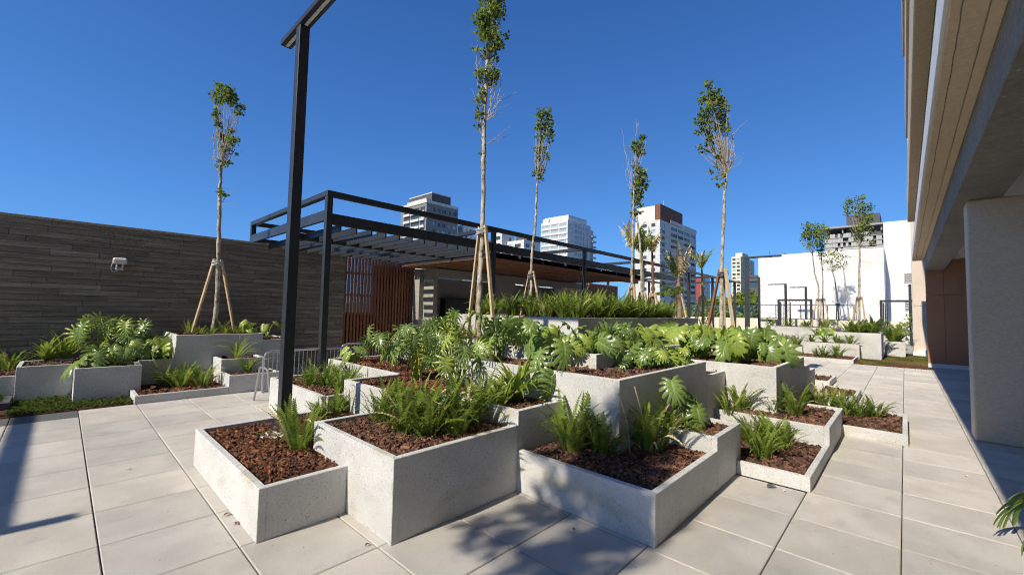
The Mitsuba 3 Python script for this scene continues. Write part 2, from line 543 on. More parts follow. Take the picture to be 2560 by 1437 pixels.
SPEC = {  # sides drawn: name -> (from, to)
    'A': dict(w=(3.012, 4.85), s=(.965, 1.495), n=(.965, 2.09)), 'B': dict(w=(2.397, 3.63), s=(1.547, 2.678), n=(1.547, 2.298)),
    'C': dict(w=(1.198, 2.40), s=(2.722, 3.90)), 'D': dict(w=(1.248, 1.798), s=(3.902, 4.60), e=(1.248, 1.798)),
    'E': dict(w=(.62, 1.196), s=(4.495, 5.73)), 'F': dict(w=(.67, 1.798), s=(5.732, 7.10), e=(.67, 1.198)),
    'G': dict(w=(0.0, .618), s=(6.93, 8.40), e=(.05, 1.198)), 'H': dict(w=(2.402, 3.298), s=(2.732, 3.298)),
    'I': dict(w=(1.80, 4.28), s=(3.35, 5.45), e=(1.85, 2.398)), 'J': dict(s=(5.452, 6.198)), 'K': dict(w=(1.20, 2.60), s=(6.25, 8.20), e=(1.25, 2.60)),
    'L': dict(s=(8.202, 8.75), e=(1.25, 1.80)), 'M': dict(s=(8.752, 9.30), e=(1.25, 1.80)), 'N': dict(w=(2.40, 4.278), s=(3.95, 6.198)),
    'O': dict(w=(4.28, 6.40), s=(4.15, 5.298)), 'P': dict(w=(3.58, 6.40), s=(5.35, 10.30), e=(3.63, 6.40), n=(5.35, 10.25)),
    'Q': dict(s=(8.202, 10.30), e=(2.65, 3.578), w=(2.602, 3.578)), 'R': dict(w=(4.90, 6.64), n=(2.14, 2.998), s=(2.14, 2.998)),
    'S': dict(w=(3.30, 4.80), s=(2.35, 3.298), n=(2.35, 2.998)), 'U': dict(w=(4.80, 6.85), n=(3.05, 4.05), e=(6.402, 6.85))}
WALL = 0.05
CHIPS = np.array([[.092, .044, .030], [.13, .064, .043], [.070, .037, .029], [.155, .075, .046], [.050, .029, .024], [.12, .070, .054], [.19, .098, .060]])
CHIPS_RED = np.array([[.095, .039, .022], [.14, .056, .030], [.068, .030, .020], [.18, .072, .034], [.052, .026, .019], [.12, .06, .042], [.21, .085, .038]])
SOIL = {}


def mulch(name, label, x0, x1, y0, y1, z, rng, size=.030, dens=2400, group=None, skip=(), red=False):
    """Loose bark: a rough bed and a few thousand flat chips lying every way on it, one object."""
    nx, ny = max(2, int((x1 - x0) / .08)), max(2, int((y1 - y0) / .08))
    gx, gy = np.meshgrid(np.linspace(x0, x1, nx + 1), np.linspace(y0, y1, ny + 1), indexing='ij')
    gz = z + .012 * (rng.random(gx.shape) - .5)
    v = np.stack([gx, gy, gz], -1).reshape(-1, 3)
    idx = np.arange((nx + 1) * (ny + 1)).reshape(nx + 1, ny + 1)
    f = np.stack([idx[:-1, :-1], idx[1:, :-1], idx[1:, 1:], idx[:-1, 1:]], -1).reshape(-1, 4)
    mb = MB()
    mb.add(v, f, (.045, .02, .013))
    n = int((x1 - x0) * (y1 - y0) * dens)
    base_v = np.array([[1, 0, -.5], [.45, .55, -.5], [-.6, .5, -.5], [-1, -.1, -.5], [-.4, -.6, -.5], [.55, -.5, -.5], [.8, .05, .5], [.3, .4, .6], [-.5, .35, .5], [-.75, -.1, .45], [-.3, -.45, .55], [.4, -.4, .5]], float)
    tri = [[i, (i + 1) % 6, 6 + (i + 1) % 6] for i in range(6)] + [[i, 6 + (i + 1) % 6, 6 + i] for i in range(6)] + [[6, 7, 8], [6, 8, 9], [6, 9, 10], [6, 10, 11]]
    tri = np.array(tri)
    c = np.stack([rng.uniform(x0 + .015, x1 - .015, n), rng.uniform(y0 + .015, y1 - .015, n), np.full(n, z)], -1)
    keep = np.ones(n, bool)
    for a, b, cc, d in skip:
        keep &= ~((c[:, 0] > a) & (c[:, 0] < b) & (c[:, 1] > cc) & (c[:, 1] < d))
    c = c[keep]
    n = len(c)
    if n:
        s = size * np.exp(rng.normal(0, .35, n))
        asp = rng.uniform(.4, .85, n)
        th = rng.uniform(.16, .34, n)
        jit = 1 + .28 * rng.standard_normal((n, 12, 1))
        v = base_v[None] * jit * np.stack([s * .62, s * asp * .62, s * th], -1)[:, None]
        a = rng.uniform(0, 2 * PI, n)
        t1, t2 = rng.normal(0, .42, n), rng.normal(0, .42, n)
        y1_, z1_ = v[..., 1] * np.cos(t1)[:, None] - v[..., 2] * np.sin(t1)[:, None], v[..., 1] * np.sin(t1)[:, None] + v[..., 2] * np.cos(t1)[:, None]
        x2_, z2_ = v[..., 0] * np.cos(t2)[:, None] + z1_ * np.sin(t2)[:, None], -v[..., 0] * np.sin(t2)[:, None] + z1_ * np.cos(t2)[:, None]
        ca, sa = np.cos(a)[:, None], np.sin(a)[:, None]
        w = np.stack([x2_ * ca - y1_ * sa, x2_ * sa + y1_ * ca, z2_], -1)
        c[:, 2] += rng.uniform(.0, .016, n)
        w += c[:, None]
        w[..., 0] = np.clip(w[..., 0], x0, x1)
        w[..., 1] = np.clip(w[..., 1], y0, y1)
        warm = np.clip((np.sin(c[:, 0] * 3.1 + 1) * np.sin(c[:, 1] * 2.7) + rng.normal(0, .6, n)) * .4 + .5, 0, 1)
        col = (CHIPS_RED if red else CHIPS)[rng.integers(0, len(CHIPS), n)] * rng.uniform(.65, 1.35, (n, 1)) * (.75 + .6 * warm[:, None])
        fl = (tri[None] + (np.arange(n) * 12)[:, None, None]).reshape(-1, 3)
        mb.v.append(w.reshape(-1, 3))
        mb.f.append(fl + mb.n)
        mb.c.append(np.repeat(col, 12, 0))
        mb.n += n * 12
    key = numbered(name)
    put(key, mb.mesh(), 'chip', color=mb.col())
    tag(key, label, 'bark mulch', group, 'stuff')


def planter(k, rect, desc, spec, rng, chips=True, size=.03, dens=2400, soil=True, top=.03):
    x0, x1, y0, y1, h = rect
    key = thing('planter', desc + ', grey terrazzo concrete', 'planter', 'terrazzo concrete planters')
    for side, (a, b) in spec.items():
        L = b - a
        n = max(1, int(round(L / 1.25)))
        for i in range(n):
            p, q = a + L * i / n + (.0012 if i else 0), a + L * (i + 1) / n - (.0012 if i < n - 1 else 0)
            bx = {'w': (x0, p, 0, x0 + WALL, q, h), 'e': (x1 - WALL, p, 0, x1, q, h), 's': (p, y0, 0, q, y0 + WALL, h), 'n': (p, y1 - WALL, 0, q, y1, h)}[side]
            part(key, 'wall_panel', cbox_vf(*bx, .0035), 'concrete_terrazzo')
    if soil:
        z = h - top
        a = x0 + (WALL if 'w' in spec else .001)
        b = x1 - (WALL if 'e' in spec else .001)
        c = y0 + (WALL if 's' in spec else .001)
        d = y1 - (WALL if 'n' in spec else .001)
        g = MB().box(a + .003, c + .003, .0 if h < .2 else h * .3, b - .003, d - .003, z - .025)
        part(key, 'soil', g.mesh(), 'soil')
        mulch('bark_mulch', 'brown bark mulch filling the ' + desc, a + .002, b - .002, c + .002, d - .002, z - .012, rng, size, dens, red=k in ('A', 'S', 'U', 'q2'))
        SOIL[k] = z
    return key


rng = np.random.default_rng(5)
for k, x0, x1, y0, y1, h in PLANTERS:
    near = math.hypot((x0 + x1) / 2, (y0 + y1) / 2)
    size, dens = (.029, 2900) if near < 5.2 else (.042, 1300) if near < 8 else (.06, 500)
    planter(k, (x0, x1, y0, y1, h), DESC[k], SPEC[k], rng, size=size, dens=dens)

LEFT = [  # planters along the dark wall
    ('q1', .187, .937, 8.94, 9.60, .503, 'boxy planter under the drooping monstera by the wall', dict(w=(8.94, 9.6), s=(.237, .937), e=(8.99, 9.498))),
    ('q2', .81, 1.983, 8.293, 9.50, .121, 'long low planter of wispy ferns before the wall', dict(w=(8.293, 8.93), s=(.86, 1.983))),
    ('q3', 1.985, 2.78, 8.293, 8.88, .301, 'lower of the two small lily planters left of the lamp post', dict(w=(8.293, 8.88), s=(2.035, 2.78), e=(8.343, 8.88))),
    ('q4', 1.99, 2.70, 8.882, 9.50, .515, 'upper of the two small lily planters left of the lamp post', dict(w=(8.882, 9.498), s=(2.04, 2.70), e=(8.932, 9.498))),
    ('q5', 1.43, 2.82, 9.50, 10.87, .925, 'tall planter with the staked tree by the dark wall', dict(w=(9.5, 10.87), s=(1.48, 2.82), e=(9.55, 10.87))),
    ('q6', .19, 1.43, 9.50, 10.87, .512, 'shaded planter full of monsteras at the wall foot', dict(s=(.94, 1.428))),
    ('q7', 2.822, 3.42, 9.50, 10.87, .80, 'planter between the staked tree and the lamp post', dict(s=(2.822, 3.42), e=(9.55, 10.87))),
    ('q0', -.40, .185, 9.50, 10.42, .515, 'planter of lettuce-like plants at the left', dict(s=(-.35, .185), w=(9.5, 10.42), n=(-.35, .185))),
    ('q00', -1.4, -.402, 9.55, 10.6, .385, 'planter cut by the left edge of the picture', dict(s=(-1.4, -.402)))]
for k, x0, x1, y0, y1, h, desc, spec in LEFT:
    planter(k, (x0, x1, y0, y1, h), desc, spec, rng, size=.05, dens=900)
RIGHT = [  # the second group beyond the walkway
    ('r1', 17.45, 19.35, 1.235, 3.2, .134, 'flat far planter with two grass tufts', dict(w=(1.235, 3.2), s=(17.5, 19.35))),
    ('r2', 19.36, 20.3, 1.20, 2.85, .55, 'far planter of hanging lilies', dict(w=(1.2, 2.85), s=(19.41, 19.79))),
    ('r3', 19.80, 21.9, .62, 1.95, .955, 'tall far planter with a staked tree', dict(w=(.62, 1.95), s=(19.85, 21.9))),
    ('r4', 22.1, 24.0, .0, .60, .60, 'far planter of spreading shrubs near the wall corner', dict(w=(0, .6), s=(22.15, 24.0))),
    ('r5', 19.2, 21.0, 2.86, 4.4, .36, 'far low planter of bushy plants', dict(w=(2.86, 4.4), s=(19.25, 21.0))),
    ('r6', 20.4, 22.0, 1.96, 2.85, .76, 'far planter behind the hanging lilies', dict(w=(1.96, 2.85), s=(20.45, 22.0))),
    ('r7', 25.0, 27.5, 2.4, 5.4, .98, 'farthest long planter before the parapet', dict(w=(2.4, 5.4), s=(25.05, 27.5))),
    ('r8', 9.45, 10.6, .64, 1.2, .13, 'flat planter peeping out behind the ferns', dict(w=(.64, 1.2), s=(9.5, 10.6), e=(.69, 1.2))),
    ('r9', 11.25, 12.5, 1.2, 1.8, .13, 'farther flat planter peeping out behind the ferns', dict(w=(1.2, 1.8), s=(11.3, 12.5), e=(1.25, 1.8)))]
for k, x0, x1, y0, y1, h, desc, spec in RIGHT:
    planter(k, (x0, x1, y0, y1, h), desc, spec, rng, size=.07, dens=260)
# ------------------------------------------------------------------ dark wall of long concrete strips
rng = np.random.default_rng(21)
WY, WX1, WTOP = 11.0, 5.17, 2.90
wall = thing('strip_wall', 'dark grey wall of long rough concrete strips', 'wall')
part(wall, 'core', MB().box(-6.0, WY + .03, -.04, WX1 - .004, WY + .22, WTOP).mesh(), 'charcoal_paint')
strip_rest = MB()
for r in range(29):
    x = -3.2 - rng.uniform(0, 1.2)
    while x < WX1:
        L = rng.choice([.62, .86, 1.05, 1.24])
        x1 = min(x + L, WX1)
        if WX1 - x1 < .2:
            x1 = WX1
        proud = rng.uniform(0, .012)
        bx = cbox_vf(x + .002, WY - proud, r * .1 + .003, x1 - .002, WY + .035, r * .1 + .098, .003)
        if x1 < -1.0 or r < 3:
            strip_rest.add(*bx)
        else:
            part(wall, 'strip', bx, f'plank_{rng.choice(4, p=(.3, .35, .25, .1))}')
        x = x1
part(wall, 'hidden_strip', strip_rest.mesh(), 'plank_1', kind='stuff')
for x0, x1 in ((-6, -1.2), (-1.198, 2.0), (2.002, WX1)):
    part(wall, 'coping', cbox_vf(x0, WY - .03, WTOP + .002, x1, WY + .25, WTOP + .05, .004), 'grey_plaster')
fl = thing('floodlight', 'white floodlight on a bracket high on the dark strip wall', 'floodlight')
part(fl, 'housing', (lambda m: (trimesh.transform_points(m[0], trans((.715, 10.86, 2.27)) @ rotx(.42)), m[1]))(cbox_vf(-.10, -.045, -.055, .10, .045, .055, .02)), 'lamp_plastic')
part(fl, 'bracket', MB().cbox(.665, 10.84, 2.10, .685, 10.96, 2.24, .003).cbox(.745, 10.84, 2.10, .765, 10.96, 2.24, .003).cbox(.655, 10.90, 2.10, .775, 10.985, 2.16, .006).mesh(), 'lamp_plastic')
part(fl, 'cable', tube_vf(smooth_path([(.62, 10.86, 2.25), (.60, 10.90, 2.12), (.64, 10.97, 2.07), (.70, 10.98, 2.10)]), .006, 6), 'lamp_plastic')

# ------------------------------------------------------------------ lamp posts
def lamp_t(x, y, z0, label):
    k = thing('lamp_post', label, 'lamp post')
    part(k, 'post', cbox_vf(x - .05, y - .05, z0, x + .05, y + .05, 4.385, .004), 'dark_steel')
    part(k, 'arm', cbox_vf(x - .056, y - .72, 4.387, x + .056, y + .50, 4.445, .004), 'dark_steel')
    part(k, 'diffuser', MB().box(x - .014, y - .68, 4.379, x + .014, y - .07, 4.386).box(x - .014, y + .07, 4.379, x + .014, y + .46, 4.386).mesh(), 'pale_paint')
    part(k, 'base_plate', cbox_vf(x - .11, y - .11, z0, x + .11, y + .11, z0 + .012, .003), 'dark_steel')
    return k


def lamp_l(x, y, z0, top, dx, dy, w, label, group='slim lamp posts beyond the planters'):
    k = thing('lamp_post', label, 'lamp post', group)
    part(k, 'post', cbox_vf(x - w / 2, y - w / 2, z0, x + w / 2, y + w / 2, top - .07, .004), 'dark_steel')
    a, b = sorted((x - np.sign(dx) * w / 2, x + dx)) if dx else (x - w / 2, x + w / 2)
    c, d = sorted((y - np.sign(dy) * w / 2, y + dy)) if dy else (y - w / 2, y + w / 2)
    part(k, 'arm', cbox_vf(a, c, top - .068, b, d, top, .004), 'dark_steel')
    return k


lamp_t(1.565, 4.52, .30, 'tall black T-shaped lamp post in the low front planter')
foot = MB()
rr = np.random.default_rng(3)
a = np.linspace(0, 2 * PI, 15)[:-1]
rad = .19 * (1 + .22 * rr.standard_normal(14))
top = [(1.40 + r * .8 * math.cos(t), 4.30 + r * 1.0 * math.sin(t), .300 + .008 * rr.random()) for r, t in zip(rad * .7, a)]
bot = [(1.40 + r * .8 * math.cos(t), 4.30 + r * 1.0 * math.sin(t), .27) for r, t in zip(rad, a)]
v = np.array(top + bot + [(1.40, 4.30, .308)])
f = [[i, (i + 1) % 14, 28] for i in range(14)] + [[14 + i, 14 + (i + 1) % 14, (i + 1) % 14] for i in range(14)] + [[14 + i, (i + 1) % 14, i] for i in range(14)]
one('concrete_footing', 'lump of pale raw concrete poured at the foot of the lamp post', 'footing', (v, np.array(f)), 'pale_paint', smooth=False)
for x, y, w in ((1.48, 4.29, 'left'), (1.52, 4.20, 'right')):
    one('threaded_rod', f'{w} of the two thin steel rods rising from the pale footing', 'rod', tube_vf([(x, y, .28), (x, y, .45)], .006, 6), 'galvanised')
lamp_l(18.9, 4.64, .0, 3.86, .85, -.75, .14, 'nearest slim lamp post right of the leaning tree, arm to the right') if False else None
for x, y, z0, top, dx, dy, lab in ((18.9, 4.64, 0, 3.86, 0, -1.20, 'nearest slim lamp post right of the leaning tree'),
                                   (30.55, 6.81, 0, 3.97, 0, 1.05, 'slim lamp post at the left edge of the big white wall'),
                                   (48.0 * .80, 10.05 * .80, 0, 3.42, 0, -.85, 'farthest and shortest slim lamp post before the white wall'),
                                   (31.75, 5.57, 0, 3.58, 0, .95, 'slim lamp post standing at the left steel gate'),
                                   (35.0, 4.95, 0, 3.55, 0, .95, 'slim lamp post behind the middle of the left steel gate'),
                                   (33.0, -.25, 0, 3.46, .8, 0, 'slim lamp post right in front of the pink wall corner')):
    lamp_l(x, y, z0, top, dx, dy, .15 if x < 20 else .13, lab)

# ------------------------------------------------------------------ pergola
PX = [2.945, 6.845, 10.72, 14.62]
FY, BY = 7.03, 11.15
pg = thing('pergola', 'long dark steel pergola with slatted roof over the grey kitchen wall', 'pergola')
for x in PX:
    part(pg, 'post', cbox_vf(x, FY, 0, x + .10, FY + .10, 3.352, .004), 'dark_steel')
for x in (19.2, 22.4, 26.2):
    part(pg, 'post', cbox_vf(x, FY, 0, x + .12, FY + .12, 3.352, .004), 'dark_steel')
for x in (2.945, 10.72, 14.62, 19.2, 24.0):
    part(pg, 'post', cbox_vf(x, BY, 0, x + .10, BY + .10, 3.352, .004), 'dark_steel')
xs = PX + [19.2, 28.7]
for x0, x1 in zip(xs[:-1], xs[1:]):
    part(pg, 'top_beam', cbox_vf(x0 + (.001 if x0 > 3 else 0), FY, 3.354, x1 - .001, FY + .10, 3.45, .004), 'dark_steel')
    part(pg, 'top_beam', cbox_vf(x0, BY, 3.354, x1 - .001, BY + .10, 3.45, .004), 'dark_steel')
for x in (2.945, 6.845, 10.72, 14.62, 19.2, 22.4, 26.2):
    part(pg, 'cross_beam', cbox_vf(x, FY + .102, 3.356, x + .10, BY - .002, 3.448, .004), 'dark_steel')
for x0, x1 in ((3.047, 6.843), (6.947, 10.718), (10.822, 14.618), (14.722, 17.6)):
    part(pg, 'lower_beam', cbox_vf(x0, FY + .02, 2.885, x1, FY + .085, 3.07, .004), 'dark_steel')
    part(pg, 'lower_beam', cbox_vf(x0, BY + .02, 2.885, x1, BY + .085, 3.07, .004), 'dark_steel')
    part(pg, 'middle_beam', cbox_vf(x0, 8.70, 2.80, x1, 8.77, 2.93, .004), 'dark_steel')
for x in (2.945, 6.87, 10.745, 14.645):
    part(pg, 'side_beam', cbox_vf(x, FY + .102, 2.94, x + .05, BY - .002, 3.12, .004), 'dark_steel')
for x in np.arange(3.22, 6.8, .29):
    part(pg, 'roof_slat', cbox_vf(x, FY + .09, 2.80, x + .03, 8.698, 2.92, .002), 'dark_steel')
    part(pg, 'roof_slat', cbox_vf(x, 8.772, 2.80, x + .03, 10.80, 2.92, .002), 'dark_steel')
for x in np.arange(3.9, 17, 1.95):
    part(pg, 'hanger', cbox_vf(x, FY + .03, 2.80, x + .06, FY + .075, 2.884, .003), 'galvanised')
for i, y in enumerate(np.arange(7.2, 11.05, .125)):
    for x0, x1 in ((6.95, 10.70), (10.83, 15.2)):
        part(pg, 'ceiling_board', cbox_vf(x0, y, 2.735, x1, y + .112, 2.757, .002), 'ceiling_wood')
for x in (7.0, 8.9, 10.7, 12.9, 15.0):
    part(pg, 'joist', cbox_vf(x, 7.2, 2.76, x + .06, 11.05, 2.86, .003), 'dark_steel')
part(pg, 'deck', cbox_vf(6.95, 7.14, 2.862, 15.25, 11.12, 2.88, .002), 'dark_steel')
# slat screens
sc = thing('slat_screen', 'red-brown timber slat screen joining the dark strip wall to the grey wall', 'screen')
for i, x in enumerate(np.arange(3.3, 7.57, .1)):
    part(sc, 'slat', cbox_vf(x, 11.27, .0, x + .058, 11.35, 3.03, .003), 'deck_wood')
for z in (.70, 1.25, 1.80, 2.42):
    part(sc, 'rail', cbox_vf(3.25, 11.352, z, 7.48, 11.385, z + .06, .003), 'deck_wood')
part(sc, 'board', cbox_vf(6.15, 11.387, .0, 7.48, 11.41, 2.75, .003), 'deck_wood')
part(sc, 'board', cbox_vf(3.25, 11.387, .0, 6.148, 11.41, 1.35, .003), 'deck_wood')
sc2 = thing('slat_screen', 'brown timber slat screen at the right end of the grey kitchen wall', 'screen')
for x in np.arange(15.95, 18.5, .13):
    part(sc2, 'slat', cbox_vf(x, 10.22, .0, x + .085, 10.28, 2.78, .003), 'deck_wood')
part(sc2, 'board', cbox_vf(15.9, 10.30, 0, 18.55, 10.33, 2.75, .003), 'deck_wood')
for y in (10.6, 11.0):
    part(sc2, 'slat', cbox_vf(18.5, y, .0, 18.56, y + .085, 2.78, .003), 'deck_wood')

# ------------------------------------------------------------------ grey outdoor kitchen wall
kt = thing('kitchen_wall', 'grey rendered outdoor kitchen wall with dark recesses under the pergola', 'wall')
part(kt, 'pier', cbox_vf(7.50, 10.20, 0, 7.66, 10.69, 2.69, .006), 'grey_plaster')
part(kt, 'side_wall', cbox_vf(7.40, 10.78, 0, 7.66, 11.10, 2.69, .006), 'grey_plaster')
part(kt, 'infill', cbox_vf(7.56, 10.692, 0, 7.66, 10.778, 2.685, .002), 'grey_plaster')
part(kt, 'lintel', cbox_vf(7.662, 10.20, 2.47, 15.9, 10.60, 2.69, .006), 'grey_plaster')
part(kt, 'pier', cbox_vf(10.3, 10.20, 0, 11.1, 10.60, 2.468, .006), 'grey_plaster')
part(kt, 'pier', cbox_vf(13.9, 10.20, 0, 15.9, 10.60, 2.468, .006), 'plaster')
part(kt, 'back_wall', cbox_vf(7.662, 11.0, 0, 15.9, 11.14, 2.468, .004), 'grey_plaster')
part(kt, 'counter', cbox_vf(7.662, 10.25, .84, 10.298, 10.99, .90, .004), 'charcoal_paint')
part(kt, 'counter', cbox_vf(11.102, 10.25, .84, 13.898, 10.99, .90, .004), 'charcoal_paint')
one('grill', 'black built-in grill in the left recess of the grey kitchen wall', 'grill', MB().cbox(8.36, 10.70, .905, 9.5, 10.98, 1.84, .02).cbox(8.46, 10.685, 1.0, 9.4, 10.699, 1.72, .003).mesh(), 'black_plastic')
for x0, x1, d in ((11.1, 12.45, 'left'), (12.5, 13.85, 'right')):
    pass

# ------------------------------------------------------------------ crowd barriers
def barrier(label, x0, x1, y, top=.795):
    k = thing('crowd_barrier', label, 'barrier', 'galvanised crowd barriers')
    r = .017
    c = .10
    path = [(x0, y, .19), (x0, y, top - c), (x0 + c * .3, y, top - c * .3), (x0 + c, y, top), (x1 - c, y, top), (x1 - c * .3, y, top - c * .3), (x1, y, top - c), (x1, y, .19), (x0, y, .19)]
    part(k, 'frame', tube_vf(path, r, 8), 'galvanised', smooth=40)
    n = 22
    for i in range(1, n):
        x = x0 + (x1 - x0) * i / n
        part(k, 'bar', tube_vf([(x, y, .19), (x, y, top - (.0 if .08 < i / n < .92 else .03))], .0065, 6), 'galvanised')
    for x in (x0 + .01, x1 - .02):
        for s in (-1, 1):
            part(k, 'foot', tube_vf(smooth_path([(x, y + s * .42, .0), (x, y + s * .30, .22), (x, y + s * .20, .50), (x, y + s * .17, .53), (x, y, .56)], 5), .0165, 8), 'galvanised', smooth=40)
    return k


barrier('nearer galvanised crowd barrier behind the lamp post', 2.13, 3.52, 7.09)
barrier('farther galvanised crowd barrier behind the broad striped leaf', 3.62, 5.0, 7.72, .80)

# ------------------------------------------------------------------ building on the right
bl = thing('office_building', 'beige concrete building overhanging the walkway on the right', 'building')
SO = 3.405
X0B, X1B = -9.0, 19.2
for x0, x1 in ((-9, -1.2), (-1.197, 4.25), (4.253, 9.05), (9.053, 14.0), (14.003, X1B)):
    part(bl, 'fascia_panel', cbox_vf(x0, -.42, SO, x1, -.238, 3.72, .008), 'soffit')
    part(bl, 'soffit_panel', cbox_vf(x0, -.494, SO + .003, x1, -.424, SO + .2, .003), 'soffit')
    part(bl, 'drip_edge', cbox_vf(x0, -.2375, SO + .012, x1, -.214, 3.745, .003), 'white_plaster')
part(bl, 'edge_beam', cbox_vf(X0B, -.92, 3.03, 18.58, -.496, 3.60, .008), 'raw_concrete')
part(bl, 'ceiling', cbox_vf(X0B, -7.0, 3.36, 18.58, -.922, 3.45, .004), 'pale_paint')
part(bl, 'column', cbox_vf(7.855, -3.4, 0, 8.27, -.612, 3.028, .015), 'plaster')
part(bl, 'column', cbox_vf(-.6, -3.4, 0, -.2, -1.612, 3.028, .015), 'plaster')
part(bl, 'rear_wall', cbox_vf(X0B, -7.2, 0, 18.58, -7.0, 3.36, .01), 'plaster')
for i, (y0, y1) in enumerate(((-.90, -.502), (-1.75, -.906), (-2.6, -1.756), (-3.6, -2.606))):
    for z0, z1 in ((.13, 2.255), (2.263, 3.028)):
        part(bl, 'wall_panel', cbox_vf(18.60, y0 if y0 > -.91 else y0, z0, 18.66, y1, z1 if y0 > -.91 else z1 + (.325 if z1 > 3 else 0), .004), 'brown_panel')
part(bl, 'plinth', cbox_vf(18.57, -3.6, 0, 18.68, -.508, .125, .006), 'white_plaster')
part(bl, 'core_wall', cbox_vf(18.70, -3.6, 0, 19.15, -.55, 3.40, .004), 'plaster')
part(bl, 'upper_wall', cbox_vf(X0B, -1.2, 3.72, X1B, -.33, 4.72, .004), 'charcoal_paint')
zf = 4.72
for fl_ in range(7):
    z = zf + fl_ * 2.85
    for x0, x1 in ((-9, -1.2), (-1.197, 4.25), (4.253, 9.05), (9.053, 14.0), (14.003, X1B)):
        part(bl, 'balcony_panel', cbox_vf(x0, -.60, z, x1, -.135 - .012 * (fl_ % 2), z + .95, .01), 'soffit')
    part(bl, 'upper_wall', cbox_vf(X0B, -1.2, z + .95, X1B, -.42, z + 2.85, .004), 'charcoal_paint')
part(bl, 'body', cbox_vf(X0B, -7.2, 3.75, X1B - .3, -1.21, 24.6, .01), 'plaster')
# the far wing with stacked cladding panels
wg = thing('building_wing', 'far wing of the beige building with stacked pink cladding panels', 'building')
part(wg, 'ground_wall', cbox_vf(23.5, -3.6, 0, 24.2, -.235, 2.02, .01), 'pink_plaster')
part(wg, 'ground_wall', cbox_vf(23.5, -3.6, 2.03, 24.2, -.245, 3.95, .01), 'pink_plaster')
part(wg, 'plinth', cbox_vf(23.38, -3.6, 0, 23.495, -.215, .26, .01), 'white_plaster')
for i in range(8):
    z = 3.99 + i * 2.62
    part(wg, 'cladding_panel', cbox_vf(23.5 - .02 * (i % 2), -1.5, z, 23.62, -.245 + .02 * (i % 2), z + 2.36, .01), 'pink_plaster')
part(wg, 'core', cbox_vf(23.7, -5, 3.96, 24.1, -1.1, 25, .01), 'plaster')

# ------------------------------------------------------------------ white party walls, parapet, glass guard
ww = thing('white_building', 'huge windowless white party wall beyond the terrace', 'building')
part(ww, 'front_wall', MB().add(np.array([[37, 8.28, -20], [37, .93, -20], [37, .93, 6.22], [37, 8.28, 6.10], [39.8, 8.28, -20], [39.8, .93, -20], [39.8, .93, 6.22], [39.8, 8.28, 6.10]], float),
     np.array([[0, 3, 2, 1], [4, 5, 6, 7], [0, 1, 5, 4], [1, 2, 6, 5], [2, 3, 7, 6], [3, 0, 4, 7]])).mesh(), 'white_plaster')
part(ww, 'coping', MB().box(36.96, .93, 6.225, 39.8, 3.2, 6.28).mesh(), 'pale_paint')
part(ww, 'rear_wall', MB().box(39.9, -9, -20, 50, .99, 8.35).mesh(), 'white_plaster')
for z0, z1, y0, y1 in ((4.03, 4.62, -1.0, -.02), (2.05, 2.75, -.75, -.02)):
    w = part(ww, 'vent_window', MB().box(39.86, y0, z0, 39.895, y1, z1).mesh(), 'grey_paint')
    mbw = MB()
    for t in np.linspace(0, 1, 5):
        zz = z0 + (z1 - z0) * t
        mbw.box(39.82, y0, zz - .02, 39.858, y1, zz + .02)
    for yy in (y0, (y0 + y1) / 2, y1):
        mbw.box(39.80, yy - .02, z0, 39.859, yy + .02, z1)
    part(w, 'frame', mbw.mesh(), 'white_paint')
for i in range(9):
    y = 3.6 + i * .5
    one('roof_spike', ('right' if i == 6 else 'left') + ' one of two tiny dark poles on the white wall top', 'pole', tube_vf([(37.6, y, 6.1), (37.6, y + .05, 6.32 + .1 * (i % 3))], .02, 5), 'charcoal_paint') if i in (6, 8) else None
pp = thing('parapet', 'low beige parapet round the far terrace edge', 'parapet')
for y0, y1 in ((-.2, 3.0), (3.005, 6.4), (6.405, 10.0), (10.005, 13.4)):
    part(pp, 'wall_panel', cbox_vf(34.0, y0, 0, 34.2, y1, 1.30, .01), 'cream_paint')
gd = thing('glass_guard', 'glass guard with slim dark posts on the far parapet', 'railing')
for y in np.arange(2.2, 13.4, 1.45):
    part(gd, 'post', cbox_vf(34.05, y, 1.302, 34.10, y + .05, 2.24, .004), 'dark_steel')
    part(gd, 'pane', MB().add([[34.075, y + .07, 1.36], [34.075, y + 1.42, 1.36], [34.075, y + 1.42, 2.22], [34.075, y + .07, 2.22]], [[0, 1, 2, 3]]).mesh(), 'pane_glass')
part(gd, 'handrail', cbox_vf(34.04, 2.2, 2.242, 34.11, 13.4, 2.29, .004), 'dark_steel')
part(gd, 'base_rail', cbox_vf(34.05, 2.2, 1.304, 34.10, 13.4, 1.345, .004), 'dark_steel')
gd2 = thing('glass_guard', 'glass guard on the long side behind the palms', 'railing')
for x in np.arange(19.5, 34.0, 1.6):
    part(gd2, 'post', cbox_vf(x, 13.2, .4, x + .05, 13.25, 1.7, .004), 'dark_steel')
    part(gd2, 'pane', MB().add([[x + .07, 13.225, .45], [x + 1.57, 13.225, .45], [x + 1.57, 13.225, 1.66], [x + .07, 13.225, 1.66]], [[0, 1, 2, 3]]).mesh(), 'pane_glass')
part(gd2, 'handrail', cbox_vf(19.5, 13.19, 1.702, 34.0, 13.26, 1.75, .004), 'dark_steel')
part(gd2, 'curb', cbox_vf(18.6, 13.1, 0, 34.0, 13.35, .398, .01), 'cream_paint')


